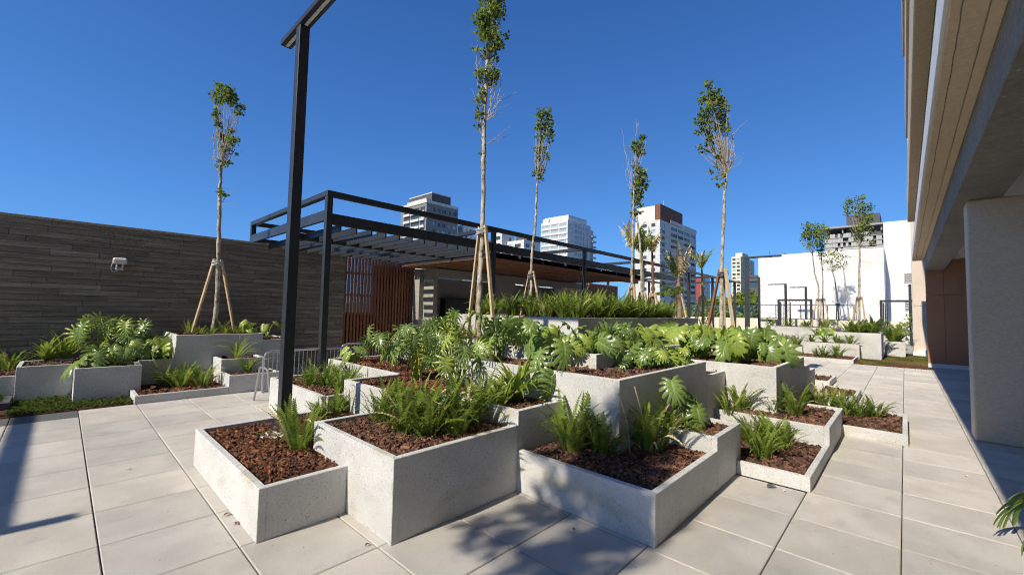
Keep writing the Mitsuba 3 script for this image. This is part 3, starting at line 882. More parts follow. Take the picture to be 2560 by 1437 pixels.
def gate(label, x, y0, y1, leaf, top=2.45):
    k = thing('gate', label, 'gate', 'dark steel portal gates')
    w = .12
    part(k, 'post', cbox_vf(x, y0 - w, 0, x + w, y0, top, .005), 'dark_steel')
    part(k, 'post', cbox_vf(x, y1, 0, x + w, y1 + w, top, .005), 'dark_steel')
    part(k, 'beam', cbox_vf(x, y0 - w, top + .002, x + w, y1 + w, top + .12, .005), 'dark_steel')
    lf = part(k, 'leaf', MB().box(x + .03, leaf[0], .15, x + .07, leaf[0] + .06, top - .05).box(x + .03, leaf[1] - .06, .15, x + .07, leaf[1], top - .05).box(x + .03, leaf[0], .15, x + .07, leaf[1], .35).mesh(), 'dark_steel')
    for y in np.linspace(leaf[0] + .1, leaf[1] - .1, 5):
        part(lf, 'bar', cbox_vf(x + .035, y - .012, .352, x + .06, y + .012, top - .052, .002), 'dark_steel')
    part(lf, 'lock', cbox_vf(x - .03, leaf[0] - .02, 1.15, x + .10, leaf[0] + .07, 1.32, .005), 'black_plastic')
    return k


gate('left dark steel portal gate before the white wall, barred leaf ajar', 31.4, 4.25, 5.85, (5.25, 5.84))
gate('right dark steel portal gate near the pink wall corner', 33.2, -.55, .95, (.72, .94))
for x, y, lab in ((30.5, 5.05, 'grey slatted planter box beside the left steel gate'), (28.0, .55, 'grey slatted bench box beside the right steel gate')):
    k = thing('slatted_box', lab, 'box')
    for i in range(5):
        part(k, 'slat', cbox_vf(x, y - .55, .30 + i * .11, x + .03, y + .55, .39 + i * .11, .004), 'pale_paint')
    part(k, 'body', cbox_vf(x + .035, y - .55, 0, x + .5, y + .55, .83, .01), 'grey_paint')

# ------------------------------------------------------------------ towers of the city
def tower(label, x0, y0, dx, dy, top, wallm, floors, pitch, left, right, name='apartment_tower', zlow=-4.0, recess=.35, band=None, glass='window_glass', slab=None, extra=None):
    """left: bays (u0, u1) of the -X face in fractions of dy, counted from the near corner; right: of the -Y face in fractions of dx."""
    k = thing(name, label, 'building')
    x1, y1 = x0 + dx, y0 + dy
    body = MB().box(x0 + recess, y0 + recess, -20, x1, y1, top - .05)
    part(k, 'core', body.mesh(), wallm)
    wl = MB()
    sill, head = .95, 2.55
    nf = floors
    zb = top - nf * pitch - 1.0
    wl.box(x0, y0, zb + nf * pitch - .02, x1, y1, top)
    for face, bays in (('l', left), ('r', right)):
        span = dy if face == 'l' else dx
        bays = sorted(bays)

        def bx(u0, u1, z0, z1, d0=0.0, d1=None):
            d1 = recess + .01 if d1 is None else d1
            if face == 'l':
                return (x0 + d0, y0 + (u0 * span), z0, x0 + d1, y0 + (u1 * span), z1)
            return (x0 + (u0 * span), y0 + d0, z0, x0 + (u1 * span), y0 + d1, z1)
        edges = [0.0] + [e for b in bays for e in b] + [1.0]
        zlo = max(zb, zlow - 8)
        e0 = recess / span if face == 'r' else 0.0
        for i in range(0, len(edges), 2):
            a, b = max(edges[i], e0), edges[i + 1]
            if b - a > .003:
                wl.box(*bx(a, b, -20, zb + nf * pitch))
        for fi in range(nf):
            z = zb + fi * pitch
            if z < zlow:
                continue
            for a, b in bays:
                a = max(a, e0)
                wl.box(*bx(a + .0005, b - .0005, z, z + sill, .02))
                wl.box(*bx(a + .0005, b - .0005, z + head, z + pitch, .02))
                w = part(k, 'window', MB().box(*bx(a, b, z + sill, z + head, recess - .08, recess - .02)).mesh(), glass if (fi + int(a * 40)) % 5 else 'window_bright')
                if slab and face in slab:
                    part(k, 'balcony', MB().box(*bx(a - .006, b + .006, z - .12, z + .90, -.55, -.02)).mesh(), 'pale_paint')
        if band and face in band:
            for fi in range(nf):
                z = zb + fi * pitch
                if z >= zlow:
                    wl.box(*bx(max(e0, .002), 1.0, z - .18, z + .10, -.25, .0))
    part(k, 'wall', wl.mesh(), wallm)
    return k


t = tower('dark grey apartment tower with a set-back top, left of the tallest tree', 101.5, 144.5, 16.8, 19.3, 45.5, 'grey_paint', 15, 3.05,
          [(.06, .22), (.26, .58), (.62, .86)], [(.20, .27), (.36, .43), (.48, .60), (.70, .76), (.84, .95)], slab='l', glass='window_glass')
part(t, 'crown', MB().box(104.6, 145.3, 45.52, 114.7, 162, 50.3).mesh(), 'charcoal_paint')
part(t, 'crown', MB().box(102.6, 146.5, 45.5, 104.5, 161, 48.0).mesh(), 'pale_paint')
part(t, 'roof_edge', MB().box(104.4, 145.1, 50.3, 114.9, 162.2, 50.65).mesh(), 'white_paint')
part(t, 'parapet', MB().box(101.2, 144.2, 45.5, 118.2, 144.5, 46.6).box(101.2, 144.2, 45.5, 101.5, 163.6, 46.6).mesh(), 'pale_paint')
t = tower('white low block directly right of the dark grey tower', 122.1, 145.0, 6.3, 3.9, 39.5, 'white_paint', 13, 3.0, [(.2, .8)], [(.2, .4), (.6, .8)])
t = tower('pale grey flat-topped block behind the tallest tree', 130.0, 153.6, 19.2, 6, 37.0, 'pale_paint', 12, 3.0, [(.1, .9)], [(.08, .22), (.32, .46), (.56, .70), (.80, .94)])
t = tower('small white block with a slanted side above the pergola', 134.1, 132.3, 8.0, 4.9, 36.5, 'white_paint', 11, 3.2, [(.2, .8)], [(.6, .8)])
t = tower('stepped white block with a dark roof terrace left of the second tree', 137.4, 121.8, 11.1, 18.6, 32.6, 'white_paint', 10, 3.1, [(.1, .3), (.4, .6), (.7, .9)], [(.1, .35), (.45, .7)])
part(t, 'roof_terrace', MB().box(139.0, 121.6, 32.62, 148.4, 128, 34.6).mesh(), 'charcoal_paint')
t = tower('white apartment tower with glazed balconies right of the second tree', 178.4, 127.8, 21.9, 18.0, 49.4, 'white_paint', 16, 3.0,
          [(.05, .30), (.34, .62), (.66, .97)], [(.30, .40), (.44, .50), (.53, .59), (.66, .70), (.84, .88)], band='l', glass='window_bright')
part(t, 'crown', MB().box(180.0, 128.6, 49.42, 197.5, 144.5, 52.4).mesh(), 'white_paint')
part(t, 'crown', MB().box(178.9, 141, 49.42, 180.0, 145.0, 51.6).mesh(), 'white_paint')
part(t, 'side_wing', MB().box(200.4, 129.0, -20, 205, 134, 47.6).mesh(), 'pale_paint')
for fi in range(15):
    part(t, 'balcony', MB().box(200.3, 126.6, 1.2 + fi * 3.0, 204.5, 128.9, 2.2 + fi * 3.0).mesh(), 'window_bright')
t = tower('broad apartment tower with a brown rooftop block behind the palms', 187.4, 82.1, 46.1, 12.4, 45.0, 'pale_paint', 15, 3.0,
          [(.18, .34), (.52, .68)], [(.04, .12), (.27, .44), (.46, .62), (.64, .80), (.82, .97)], band='r')
part(t, 'rooftop_block', MB().box(192.5, 82.7, 45.02, 216.0, 87.0, 52.8).mesh(), 'brown_paint')
part(t, 'rooftop_block', MB().box(189.0, 82.7, 45.02, 192.45, 85.2, 52.8).mesh(), 'brown_paint')
part(t, 'rooftop_block', MB().box(189.0, 85.25, 45.02, 214.0, 94.4, 52.3).mesh(), 'white_paint')
part(t, 'roof_rail', MB().box(199.0, 81.7, 45.0, 233.4, 81.8, 46.6).box(216.2, 81.9, 45.0, 233.4, 82.0, 46.9).mesh(), 'pale_paint')
part(t, 'aerial', tube_vf([(200.0, 86.0, 52.5), (200.0, 86.0, 57.0)], .10, 5), 'pale_paint')
t = tower('cream high-rise with shaded balconies beyond the leaning tree', 361.9, 93.2, 40.8, 6.7, 47.5, 'cream_paint', 17, 2.95, [(.10, .42), (.55, .9)], [(.10, .22), (.38, .5), (.72, .84)])
part(t, 'crown', MB().box(364.1, 92.6, 47.5, 380.5, 97.5, 50.6).mesh(), 'cream_paint')
t = tower('distant red and white high-rise right of the brown-topped tower', 310.3, 105.9, 19.4, 3.9, 28.6, 'white_paint', 12, 3.0, [(.1, .9)], [(.3, .5), (.6, .8)])
part(t, 'red_side', MB().box(310.0, 106.0, -20, 310.28, 109.8, 28.4).mesh(), 'red_paint')
t = tower('dark low block with white balcony bands at the left edge of the white wall', 78.7, 17.6, 5.5, 1.9, 8.2, 'charcoal_paint', 9, 2.0, [(.1, .9)], [(.15, .85)], zlow=-8)
for fi in range(7):
    part(t, 'balcony', MB().box(78.2, 16.9, -6.2 + fi * 2.0, 84.0, 17.55, -5.5 + fi * 2.0).mesh(), 'white_paint')
# tower with white shutters behind the white wall
principled('shutter_grey', (0.40, 0.40, 0.40), 0.7, 0.3)
principled('slab_grey', (0.30, 0.30, 0.30), 0.7, 0.3)
t = thing('apartment_tower', 'grey tower with white sliding shutters rising behind the white wall', 'building')
part(t, 'core', MB().box(346.5, 4.8, -20, 380, 38.0, 56.0).mesh(), 'charcoal_paint')
rs = np.random.default_rng(8)
for fi in range(5):
    z = 41.2 + fi * 3.05
    part(t, 'slab', MB().box(344.6, 4.2, z - .35, 380, 38.4, z + .05).mesh(), 'slab_grey')
    for j in range(24):
        if rs.random() < .60:
            y = 37.8 - j * 1.36
            part(t, 'shutter', MB().box(345.0, y - 1.28, z + .12, 345.15, y, z + 2.55).mesh(), 'shutter_grey')
part(t, 'roof_slab', MB().box(342, 2.6, 59.3, 382, 39.4, 60.4).mesh(), 'slab_grey')
for y in (36.5, 28.0, 9.0, 3.4):
    part(t, 'roof_post', MB().box(344.0, y, 56, 344.7, y + .7, 59.3).mesh(), 'slab_grey')
part(t, 'lift_tower', MB().box(347.0, 10.0, 56, 370, 26.6, 67.4).mesh(), 'charcoal_paint')
# far hills and tree masses
hx = np.linspace(-900, 2600, 120)
prof = 28 + 60 * np.clip(trimesh.util.np.array([math.sin(i * .11 + 1) * .5 + math.sin(i * .043) * .5 for i in range(120)]), -.2, 1)
hv, hf = [], []
ang = np.radians(np.linspace(-25, 115, 120))
for i, a_ in enumerate(ang):
    for r_, z_ in ((2300, -20), (2700, prof[i] * .75), (3300, prof[i]), (4200, -20)):
        hv.append([r_ * math.cos(a_), r_ * math.sin(a_), z_])
for i in range(119):
    for j in range(3):
        hf.append([i * 4 + j, i * 4 + j + 1, i * 4 + j + 5, i * 4 + j + 4])
principled('far_hill', (0.055, 0.085, 0.035), 0.95, 0.1)
tag(put('hills', MB().add(hv, hf).mesh(), 'far_hill', smooth=True), 'low wooded hills on the horizon', 'hills', kind='structure')
TREES = {'left': {'trunk': [[2.12, 10.2, 0.88], [2.135, 10.122, 1.656], [2.107, 10.095, 2.381], [2.073, 10.05, 3.427], [2.059, 10.044, 3.669], [2.05, 10.017, 4.152], [2.044, 10.006, 4.354]], 'crown': [[1.951, 10.095, 5.838, 0.149, 0.16], [2.031, 9.783, 5.718, 0.17, 0.181], [1.95, 10.045, 5.644, 0.128, 0.149], [2.088, 9.852, 5.634, 0.149, 0.128], [2.244, 9.745, 5.462, 0.128, 0.128], [2.194, 9.701, 5.32, 0.085, 0.075], [1.925, 10.017, 5.299, 0.053, 0.192], [1.951, 10.015, 5.133, 0.053, 0.107], [2.079, 10.039, 4.833, 0.128, 0.096], [2.17, 9.791, 4.774, 0.138, 0.107], [2.141, 9.865, 4.98, 0.075, 0.085], [2.042, 10.055, 4.913, 0.107, 0.075], [2.141, 9.944, 4.619, 0.17, 0.053], [2.066, 9.944, 4.305, 0.085, 0.075], [2.127, 9.909, 4.357, 0.064, 0.064], [2.066, 9.98, 3.73, 0.075, 0.064], [2.125, 9.953, 3.684, 0.053, 0.032]], 'twigs': [[[2.045, 10.011, 4.292], [1.975, 10.04, 4.67], [1.936, 10.025, 5.196], [1.914, 9.999, 5.615]], [[2.045, 10.011, 4.292], [1.989, 10.003, 4.665], [1.947, 9.969, 5.183], [1.936, 9.915, 5.531]], [[2.058, 9.995, 4.314], [2.016, 10.03, 4.789], [2.012, 10.027, 5.223], [2.008, 10.035, 5.51]], [[2.066, 9.987, 4.314], [2.088, 9.965, 4.685], [2.098, 9.954, 5.079], [2.084, 9.956, 5.645]], [[2.072, 9.979, 4.336], [2.141, 9.879, 4.679], [2.178, 9.81, 5.064], [2.171, 9.787, 5.469]], [[2.039, 10.029, 4.143], [1.949, 10.119, 4.356], [1.9, 10.14, 4.89], [1.883, 10.131, 5.362]], [[2.039, 10.029, 4.143], [1.972, 10.094, 4.313], [1.925, 10.124, 4.676], [1.915, 10.115, 5.019]], [[2.083, 9.972, 4.272], [2.169, 9.877, 4.47], [2.221, 9.8, 4.901], [2.21, 9.794, 5.289]], [[2.074, 9.979, 4.293], [2.135, 9.936, 4.518], [2.157, 9.92, 4.913], [2.165, 9.929, 5.182]], [[2.078, 10.034, 3.548], [2.155, 9.961, 3.66]], [[2.089, 10.028, 3.484], [2.139, 9.889, 3.49]]], 'tie': [2.101, 10.109, 2.3], 'feet': [[1.83, 10.55, 0.88], [2.5, 10.25, 0.88], [2.25, 10.7, 0.88]], 'r0': 0.0504, 'r1': 0.0262}, 'main': {'trunk': [[4.72, 5.12, 1.04], [4.686, 5.118, 1.522], [4.677, 5.082, 2.114], [4.655, 5.047, 2.837], [4.608, 5.009, 3.953], [4.588, 4.995, 4.413], [4.573, 4.969, 4.939], [4.565, 4.946, 5.333], [4.56, 4.905, 5.925], [4.543, 4.872, 6.582], [4.502, 4.843, 7.502], [4.468, 4.817, 8.29]], 'crown': [[4.641, 4.934, 6.624, 0.242, 0.154], [4.461, 4.831, 6.29, 0.198, 0.154], [4.666, 4.794, 6.407, 0.132, 0.154], [4.457, 4.984, 6.247, 0.132, 0.132], [4.568, 4.939, 6.171, 0.198, 0.176], [4.574, 4.78, 5.966, 0.132, 0.132], [4.439, 4.924, 6.006, 0.132, 0.132], [4.562, 4.825, 5.799, 0.154, 0.11], [4.71, 4.821, 5.893, 0.088, 0.132], [4.412, 5.047, 5.787, 0.077, 0.04], [4.747, 4.707, 6.017, 0.055, 0.04], [4.574, 4.992, 5.694, 0.099, 0.077], [4.654, 4.851, 5.65, 0.066, 0.077], [4.54, 4.881, 5.362, 0.176, 0.11], [4.639, 4.855, 5.305, 0.11, 0.132], [4.467, 4.992, 5.305, 0.088, 0.11], [4.514, 5.0, 5.035, 0.066, 0.077], [4.507, 5.02, 4.904, 0.066, 0.088], [4.49, 5.026, 4.697, 0.062, 0.11], [4.533, 5.073, 4.502, 0.044, 0.066], [4.612, 5.028, 3.975, 0.035, 0.132], [4.556, 4.851, 6.762, 0.242, 0.22], [4.544, 4.882, 7.094, 0.22, 0.264], [4.529, 4.849, 7.48, 0.198, 0.308], [4.507, 4.854, 7.838, 0.154, 0.242], [4.509, 4.868, 8.174, 0.099, 0.198]], 'twigs': [[[4.609, 4.957, 4.607], [4.676, 4.876, 4.786], [4.731, 4.8, 5.075], [4.73, 4.779, 5.407]], [[4.609, 4.958, 4.596], [4.652, 4.88, 4.711], [4.701, 4.783, 4.99], [4.706, 4.734, 5.244]], [[4.599, 4.965, 4.65], [4.658, 4.893, 4.92], [4.692, 4.844, 5.233], [4.695, 4.822, 5.613]], [[4.562, 4.983, 4.913], [4.496, 5.038, 5.267], [4.45, 5.068, 5.666], [4.449, 5.06, 5.936]], [[4.562, 4.983, 4.913], [4.495, 5.067, 5.186], [4.472, 5.097, 5.551]], [[4.55, 4.989, 5.0], [4.501, 5.031, 5.357], [4.502, 5.015, 5.76]], [[4.57, 4.964, 5.045], [4.605, 4.885, 5.347], [4.596, 4.855, 5.647]], [[4.616, 4.949, 4.607], [4.672, 4.837, 4.705], [4.669, 4.791, 4.779]], [[4.621, 4.94, 4.651], [4.63, 4.898, 5.001], [4.61, 4.894, 5.262]], [[4.563, 5.016, 4.473], [4.51, 5.064, 4.694], [4.487, 5.08, 4.916], [4.436, 5.139, 4.961]], [[4.63, 4.966, 4.212], [4.705, 4.926, 4.27]], [[4.568, 4.92, 5.638], [4.68, 4.793, 5.934], [4.703, 4.763, 6.207]], [[4.597, 4.887, 5.661], [4.626, 4.835, 6.04], [4.645, 4.802, 6.33]]], 'tie': [4.654, 5.053, 2.771], 'feet': [[4.741, 5.442, 1.02], [4.636, 4.683, 1.02], [5.003, 5.529, 1.02]], 'r0': 0.051, 'r1': 0.0214}, 'mid': {'trunk': [[6.35, 5.85, 1.37], [6.539, 5.614, 1.796], [6.533, 5.579, 2.312], [6.524, 5.551, 2.787], [6.541, 5.501, 3.206], [6.535, 5.482, 3.518], [6.524, 5.461, 3.927], [6.522, 5.444, 4.173]], 'crown': [[6.487, 5.341, 5.495, 0.123, 0.151], [6.589, 5.25, 5.532, 0.096, 0.123], [6.506, 5.388, 5.291, 0.11, 0.164], [6.61, 5.261, 5.318, 0.11, 0.192], [6.654, 5.239, 5.103, 0.077, 0.164], [6.538, 5.372, 5.045, 0.11, 0.137], [6.561, 5.422, 4.841, 0.11, 0.137], [6.6, 5.274, 4.649, 0.068, 0.096], [6.534, 5.43, 4.639, 0.082, 0.11], [6.543, 5.467, 4.342, 0.104, 0.096], [6.572, 5.417, 4.227, 0.082, 0.082], [6.59, 5.347, 4.384, 0.049, 0.055]], 'twigs': [[[6.517, 5.449, 4.192], [6.49, 5.482, 4.583], [6.486, 5.489, 5.004], [6.5, 5.475, 5.428]], [[6.52, 5.445, 4.192], [6.496, 5.399, 4.621], [6.469, 5.353, 5.101], [6.447, 5.309, 5.471]], [[6.524, 5.441, 4.192], [6.587, 5.367, 4.583], [6.634, 5.308, 5.003], [6.662, 5.269, 5.423]], [[6.528, 5.437, 4.192], [6.619, 5.321, 4.526], [6.646, 5.279, 4.803], [6.623, 5.285, 5.133]], [[6.519, 5.444, 4.219], [6.52, 5.35, 4.699], [6.494, 5.287, 5.147]], [[6.512, 5.452, 4.219], [6.457, 5.47, 4.487], [6.449, 5.435, 4.783]]], 'tie': [6.539, 5.582, 2.206], 'feet': [[6.644, 5.94, 1.37], [6.551, 5.316, 1.37], [6.821, 5.901, 1.37]], 'r0': 0.0369, 'r1': 0.0205}, 'double': {'trunk': [[12.98, 6.62, 1.05], [12.886, 6.599, 2.583], [12.852, 6.573, 3.379], [12.82, 6.534, 4.308], [12.793, 6.51, 4.971], [12.766, 6.486, 5.635]], 'crown': [[12.747, 6.412, 7.124, 0.175, 0.136], [12.859, 6.261, 7.318, 0.136, 0.117], [12.841, 6.416, 6.995, 0.252, 0.214], [12.909, 6.324, 6.833, 0.155, 0.155], [12.935, 6.174, 7.319, 0.085, 0.047], [12.786, 6.469, 6.435, 0.136, 0.136], [12.933, 6.374, 6.215, 0.214, 0.175], [12.965, 6.265, 6.082, 0.155, 0.194], [12.829, 6.363, 5.871, 0.233, 0.233], [13.002, 6.281, 5.778, 0.194, 0.233], [12.895, 6.394, 5.616, 0.194, 0.194], [12.893, 6.475, 5.393, 0.175, 0.233], [12.965, 6.344, 5.426, 0.136, 0.155], [12.872, 6.421, 5.143, 0.175, 0.175], [12.896, 6.536, 4.85, 0.155, 0.175], [12.891, 6.408, 4.83, 0.155, 0.078]], 'twigs': [[[12.709, 6.55, 5.602], [12.643, 6.605, 6.308], [12.559, 6.692, 6.86], [12.461, 6.775, 7.648]], [[12.709, 6.55, 5.602], [12.618, 6.656, 6.392], [12.557, 6.736, 7.109]], [[12.749, 6.508, 5.604], [12.744, 6.468, 6.384], [12.731, 6.437, 7.165], [12.753, 6.377, 7.832]], [[12.762, 6.494, 5.604], [12.719, 6.415, 6.444], [12.649, 6.364, 7.278], [12.633, 6.284, 7.763]], [[12.719, 6.555, 5.409], [12.565, 6.603, 5.776], [12.445, 6.626, 6.025]], [[12.722, 6.536, 5.603], [12.634, 6.496, 6.361], [12.554, 6.479, 6.727]], [[12.765, 6.475, 5.798], [12.866, 6.343, 6.587], [12.913, 6.286, 7.183]]], 'tie': [12.899, 6.604, 2.344], 'feet': [[13.032, 6.934, 1.05], [13.308, 6.93, 1.05], [12.843, 6.403, 1.05]], 'r0': 0.0531, 'r1': 0.0299}, 'double2': {'trunk': [[13.2, 6.38, 1.05], [13.101, 6.365, 2.589], [13.039, 6.367, 3.384], [12.935, 6.406, 4.311], [12.852, 6.453, 4.84]], 'crown': [], 'twigs': [], 'tie': None, 'feet': [], 'r0': 0.0531, 'r1': 0.0332}, 'right': {'trunk': [[9.14, 2.73, 0.97], [9.109, 2.704, 1.714], [9.074, 2.69, 2.36], [9.048, 2.648, 3.265], [9.034, 2.618, 3.815], [9.035, 2.586, 4.219], [9.043, 2.565, 4.365]], 'crown': [[8.705, 2.786, 6.133, 0.059, 0.106], [8.701, 2.752, 5.974, 0.118, 0.083], [8.638, 2.923, 5.837, 0.106, 0.083], [8.729, 2.817, 5.861, 0.142, 0.118], [8.916, 2.696, 5.918, 0.154, 0.13], [8.66, 2.729, 5.661, 0.177, 0.118], [8.954, 2.619, 5.785, 0.118, 0.13], [8.943, 2.572, 5.62, 0.106, 0.106], [8.617, 2.917, 5.512, 0.13, 0.106], [8.721, 2.816, 5.518, 0.142, 0.106], [8.567, 2.923, 5.327, 0.118, 0.095], [8.663, 2.797, 5.347, 0.13, 0.095], [8.928, 2.656, 5.519, 0.142, 0.118], [8.986, 2.575, 5.37, 0.095, 0.095], [8.627, 2.921, 5.202, 0.13, 0.071], [8.762, 2.808, 5.167, 0.13, 0.083], [8.85, 2.678, 5.28, 0.118, 0.095], [8.739, 2.823, 4.995, 0.106, 0.083], [8.926, 2.569, 5.227, 0.106, 0.083], [8.856, 2.771, 4.994, 0.095, 0.083], [8.632, 2.969, 4.855, 0.083, 0.047], [8.729, 2.889, 4.815, 0.106, 0.043], [8.84, 2.767, 4.818, 0.083, 0.059], [8.873, 2.666, 4.659, 0.106, 0.059], [8.849, 2.726, 4.474, 0.059, 0.043], [8.813, 2.816, 4.388, 0.043, 0.066], [8.909, 2.724, 4.237, 0.071, 0.028], [8.975, 2.667, 4.122, 0.028, 0.024], [8.973, 2.632, 4.318, 0.047, 0.028]], 'twigs': [[[9.043, 2.564, 4.394], [9.001, 2.572, 4.697], [8.89, 2.648, 5.068], [8.829, 2.671, 5.44], [8.698, 2.762, 5.903]], [[9.036, 2.573, 4.37], [8.988, 2.623, 4.657], [8.929, 2.682, 4.993], [8.838, 2.763, 5.471]], [[9.029, 2.582, 4.346], [8.927, 2.661, 4.505], [8.787, 2.773, 4.756], [8.625, 2.921, 4.841]], [[9.02, 2.59, 4.37], [8.905, 2.677, 4.454], [8.788, 2.751, 4.727], [8.669, 2.823, 5.045]], [[9.059, 2.546, 4.394], [9.084, 2.487, 4.605], [9.09, 2.444, 4.861], [9.03, 2.469, 5.161]], [[9.059, 2.546, 4.394], [9.037, 2.495, 4.737], [8.966, 2.495, 5.099]], [[9.059, 2.546, 4.394], [9.113, 2.473, 4.658], [9.107, 2.458, 4.99]], [[9.043, 2.564, 4.394], [9.063, 2.546, 4.757], [9.037, 2.58, 5.097], [9.028, 2.598, 5.415]], [[9.051, 2.555, 4.394], [9.092, 2.522, 4.567], [9.115, 2.489, 5.0], [9.101, 2.509, 5.244]]], 'tie': [9.099, 2.668, 2.32], 'feet': [[9.226, 3.045, 0.97], [8.836, 2.383, 0.97], [9.71, 2.82, 0.97]], 'r0': 0.0465, 'r1': 0.0263}, 'fa': {'trunk': [[29.555, 3.664, 0.35], [29.471, 3.585, 2.499], [29.43, 3.569, 3.242], [29.249, 3.705, 3.98], [29.107, 3.773, 5.05]], 'crown': [[28.961, 4.004, 6.64, 0.331, 0.289], [28.787, 3.711, 6.412, 0.496, 0.455], [28.795, 4.057, 6.036, 0.289, 0.289], [29.091, 3.623, 5.949, 0.413, 0.372], [28.809, 3.861, 5.603, 0.372, 0.289], [28.764, 3.982, 6.19, 0.331, 0.331]], 'twigs': [[[29.107, 3.773, 5.05], [28.962, 3.845, 5.787], [28.766, 3.979, 6.439]], [[29.107, 3.773, 5.05], [29.149, 3.699, 5.882], [29.084, 3.747, 6.629]], [[29.107, 3.773, 5.05], [29.302, 3.584, 5.808], [29.388, 3.517, 6.483]], [[29.107, 3.773, 5.05], [28.778, 3.925, 5.522], [28.459, 4.08, 5.825]]], 'tie': [29.473, 3.586, 2.458], 'feet': [[29.617, 4.029, 0.35], [29.548, 3.367, 0.35]], 'r0': 0.0571, 'r1': 0.0343}, 'fb': {'trunk': [[30.582, 3.447, 0.35], [30.394, 3.476, 2.53], [30.318, 3.464, 3.714], [30.187, 3.497, 5.066]], 'crown': [[30.209, 3.543, 6.785, 0.339, 0.297], [30.072, 3.325, 6.567, 0.297, 0.254], [30.031, 3.598, 6.335, 0.339, 0.339], [30.128, 3.405, 6.158, 0.297, 0.339], [29.969, 3.53, 5.723, 0.297, 0.381], [30.126, 3.485, 5.398, 0.254, 0.297], [30.102, 3.555, 5.146, 0.212, 0.212]], 'twigs': [[[30.187, 3.497, 5.066], [30.115, 3.545, 5.914], [30.044, 3.593, 6.765]], [[30.187, 3.497, 5.066], [30.262, 3.423, 6.008], [30.352, 3.354, 6.7]]], 'tie': [30.396, 3.477, 2.488], 'feet': [[30.675, 3.784, 0.35], [30.581, 3.147, 0.35]], 'r0': 0.0492, 'r1': 0.0295}, 'fc': {'trunk': [[34.776, 3.144, 0.35], [34.603, 3.176, 2.293], [34.44, 3.253, 3.517], [34.345, 3.31, 4.081], [34.247, 3.385, 4.457]], 'crown': [[34.134, 3.645, 5.605, 0.378, 0.236], [34.018, 3.254, 5.657, 0.473, 0.236], [34.633, 2.94, 5.417, 0.425, 0.284], [34.07, 3.416, 5.201, 0.425, 0.236], [34.309, 3.069, 4.919, 0.425, 0.236], [33.854, 3.698, 5.102, 0.284, 0.189], [34.794, 2.736, 5.04, 0.142, 0.189], [34.356, 3.301, 4.747, 0.284, 0.189], [34.108, 3.619, 4.627, 0.236, 0.076]], 'twigs': [[[34.247, 3.385, 4.457], [33.809, 3.617, 5.093], [33.505, 3.73, 5.446]], [[34.247, 3.385, 4.457], [34.144, 3.35, 5.109], [34.097, 3.261, 5.667]], [[34.247, 3.385, 4.457], [34.526, 3.088, 4.94], [34.793, 2.804, 5.425]], [[34.247, 3.385, 4.457], [33.755, 3.581, 4.595]], [[34.247, 3.385, 4.457], [34.73, 3.034, 4.766], [35.139, 2.763, 5.075]]], 'tie': [34.587, 3.188, 2.34], 'feet': [[34.93, 3.347, 0.35], [34.619, 2.946, 0.35]], 'r0': 0.0575, 'r1': 0.0345}, 'fd': {'trunk': [[34.564, 2.636, 0.35], [34.473, 2.638, 1.552], [34.311, 2.695, 3.032], [34.104, 2.799, 4.511]], 'crown': [[34.14, 2.873, 4.657, 0.204, 0.167], [34.117, 2.688, 4.692, 0.139, 0.186]], 'twigs': [[[34.104, 2.799, 4.511], [34.027, 2.896, 4.882]], [[34.104, 2.799, 4.511], [34.093, 2.683, 4.876]], [[34.383, 2.676, 2.291], [34.239, 2.587, 2.658]]], 'tie': None, 'feet': [], 'r0': 0.0513, 'r1': 0.0308}, 'fe': {'trunk': [[24.029, 1.485, 0.93], [23.952, 1.448, 2.437], [23.897, 1.427, 3.455], [23.883, 1.402, 3.965], [23.848, 1.388, 4.601]], 'crown': [[23.91, 1.303, 6.797, 0.255, 0.191], [23.577, 1.364, 6.415, 0.287, 0.255], [23.977, 1.143, 6.331, 0.287, 0.287], [23.683, 1.377, 6.052, 0.319, 0.255], [23.888, 1.098, 5.922, 0.287, 0.287], [23.815, 1.269, 5.675, 0.351, 0.255], [23.388, 1.693, 6.623, 0.223, 0.223], [23.423, 1.751, 6.316, 0.223, 0.255], [23.555, 1.665, 6.07, 0.191, 0.159], [23.543, 1.38, 5.389, 0.319, 0.255], [23.914, 1.157, 5.421, 0.223, 0.255], [24.114, 1.098, 5.188, 0.223, 0.128], [23.72, 1.323, 5.09, 0.223, 0.191], [24.33, 0.992, 4.853, 0.159, 0.14], [23.891, 1.41, 4.931, 0.159, 0.159]], 'twigs': [[[23.848, 1.388, 4.601], [23.644, 1.438, 5.219], [23.241, 1.662, 6.331]], [[23.848, 1.388, 4.601], [23.819, 1.372, 5.431], [23.805, 1.298, 6.774]], [[23.848, 1.388, 4.601], [23.984, 1.21, 5.374], [24.095, 1.054, 6.211]], [[23.848, 1.388, 4.601], [23.554, 1.532, 5.152], [23.401, 1.54, 5.513]], [[23.848, 1.388, 4.601], [24.0, 1.123, 4.853], [24.058, 0.981, 4.815]], [[23.771, 1.517, 4.025], [23.717, 1.407, 3.949]]], 'tie': [23.957, 1.45, 2.341], 'feet': [[24.313, 1.78, 0.93], [23.862, 1.233, 0.93], [24.839, 1.505, 0.93]], 'r0': 0.0617, 'r1': 0.037}}
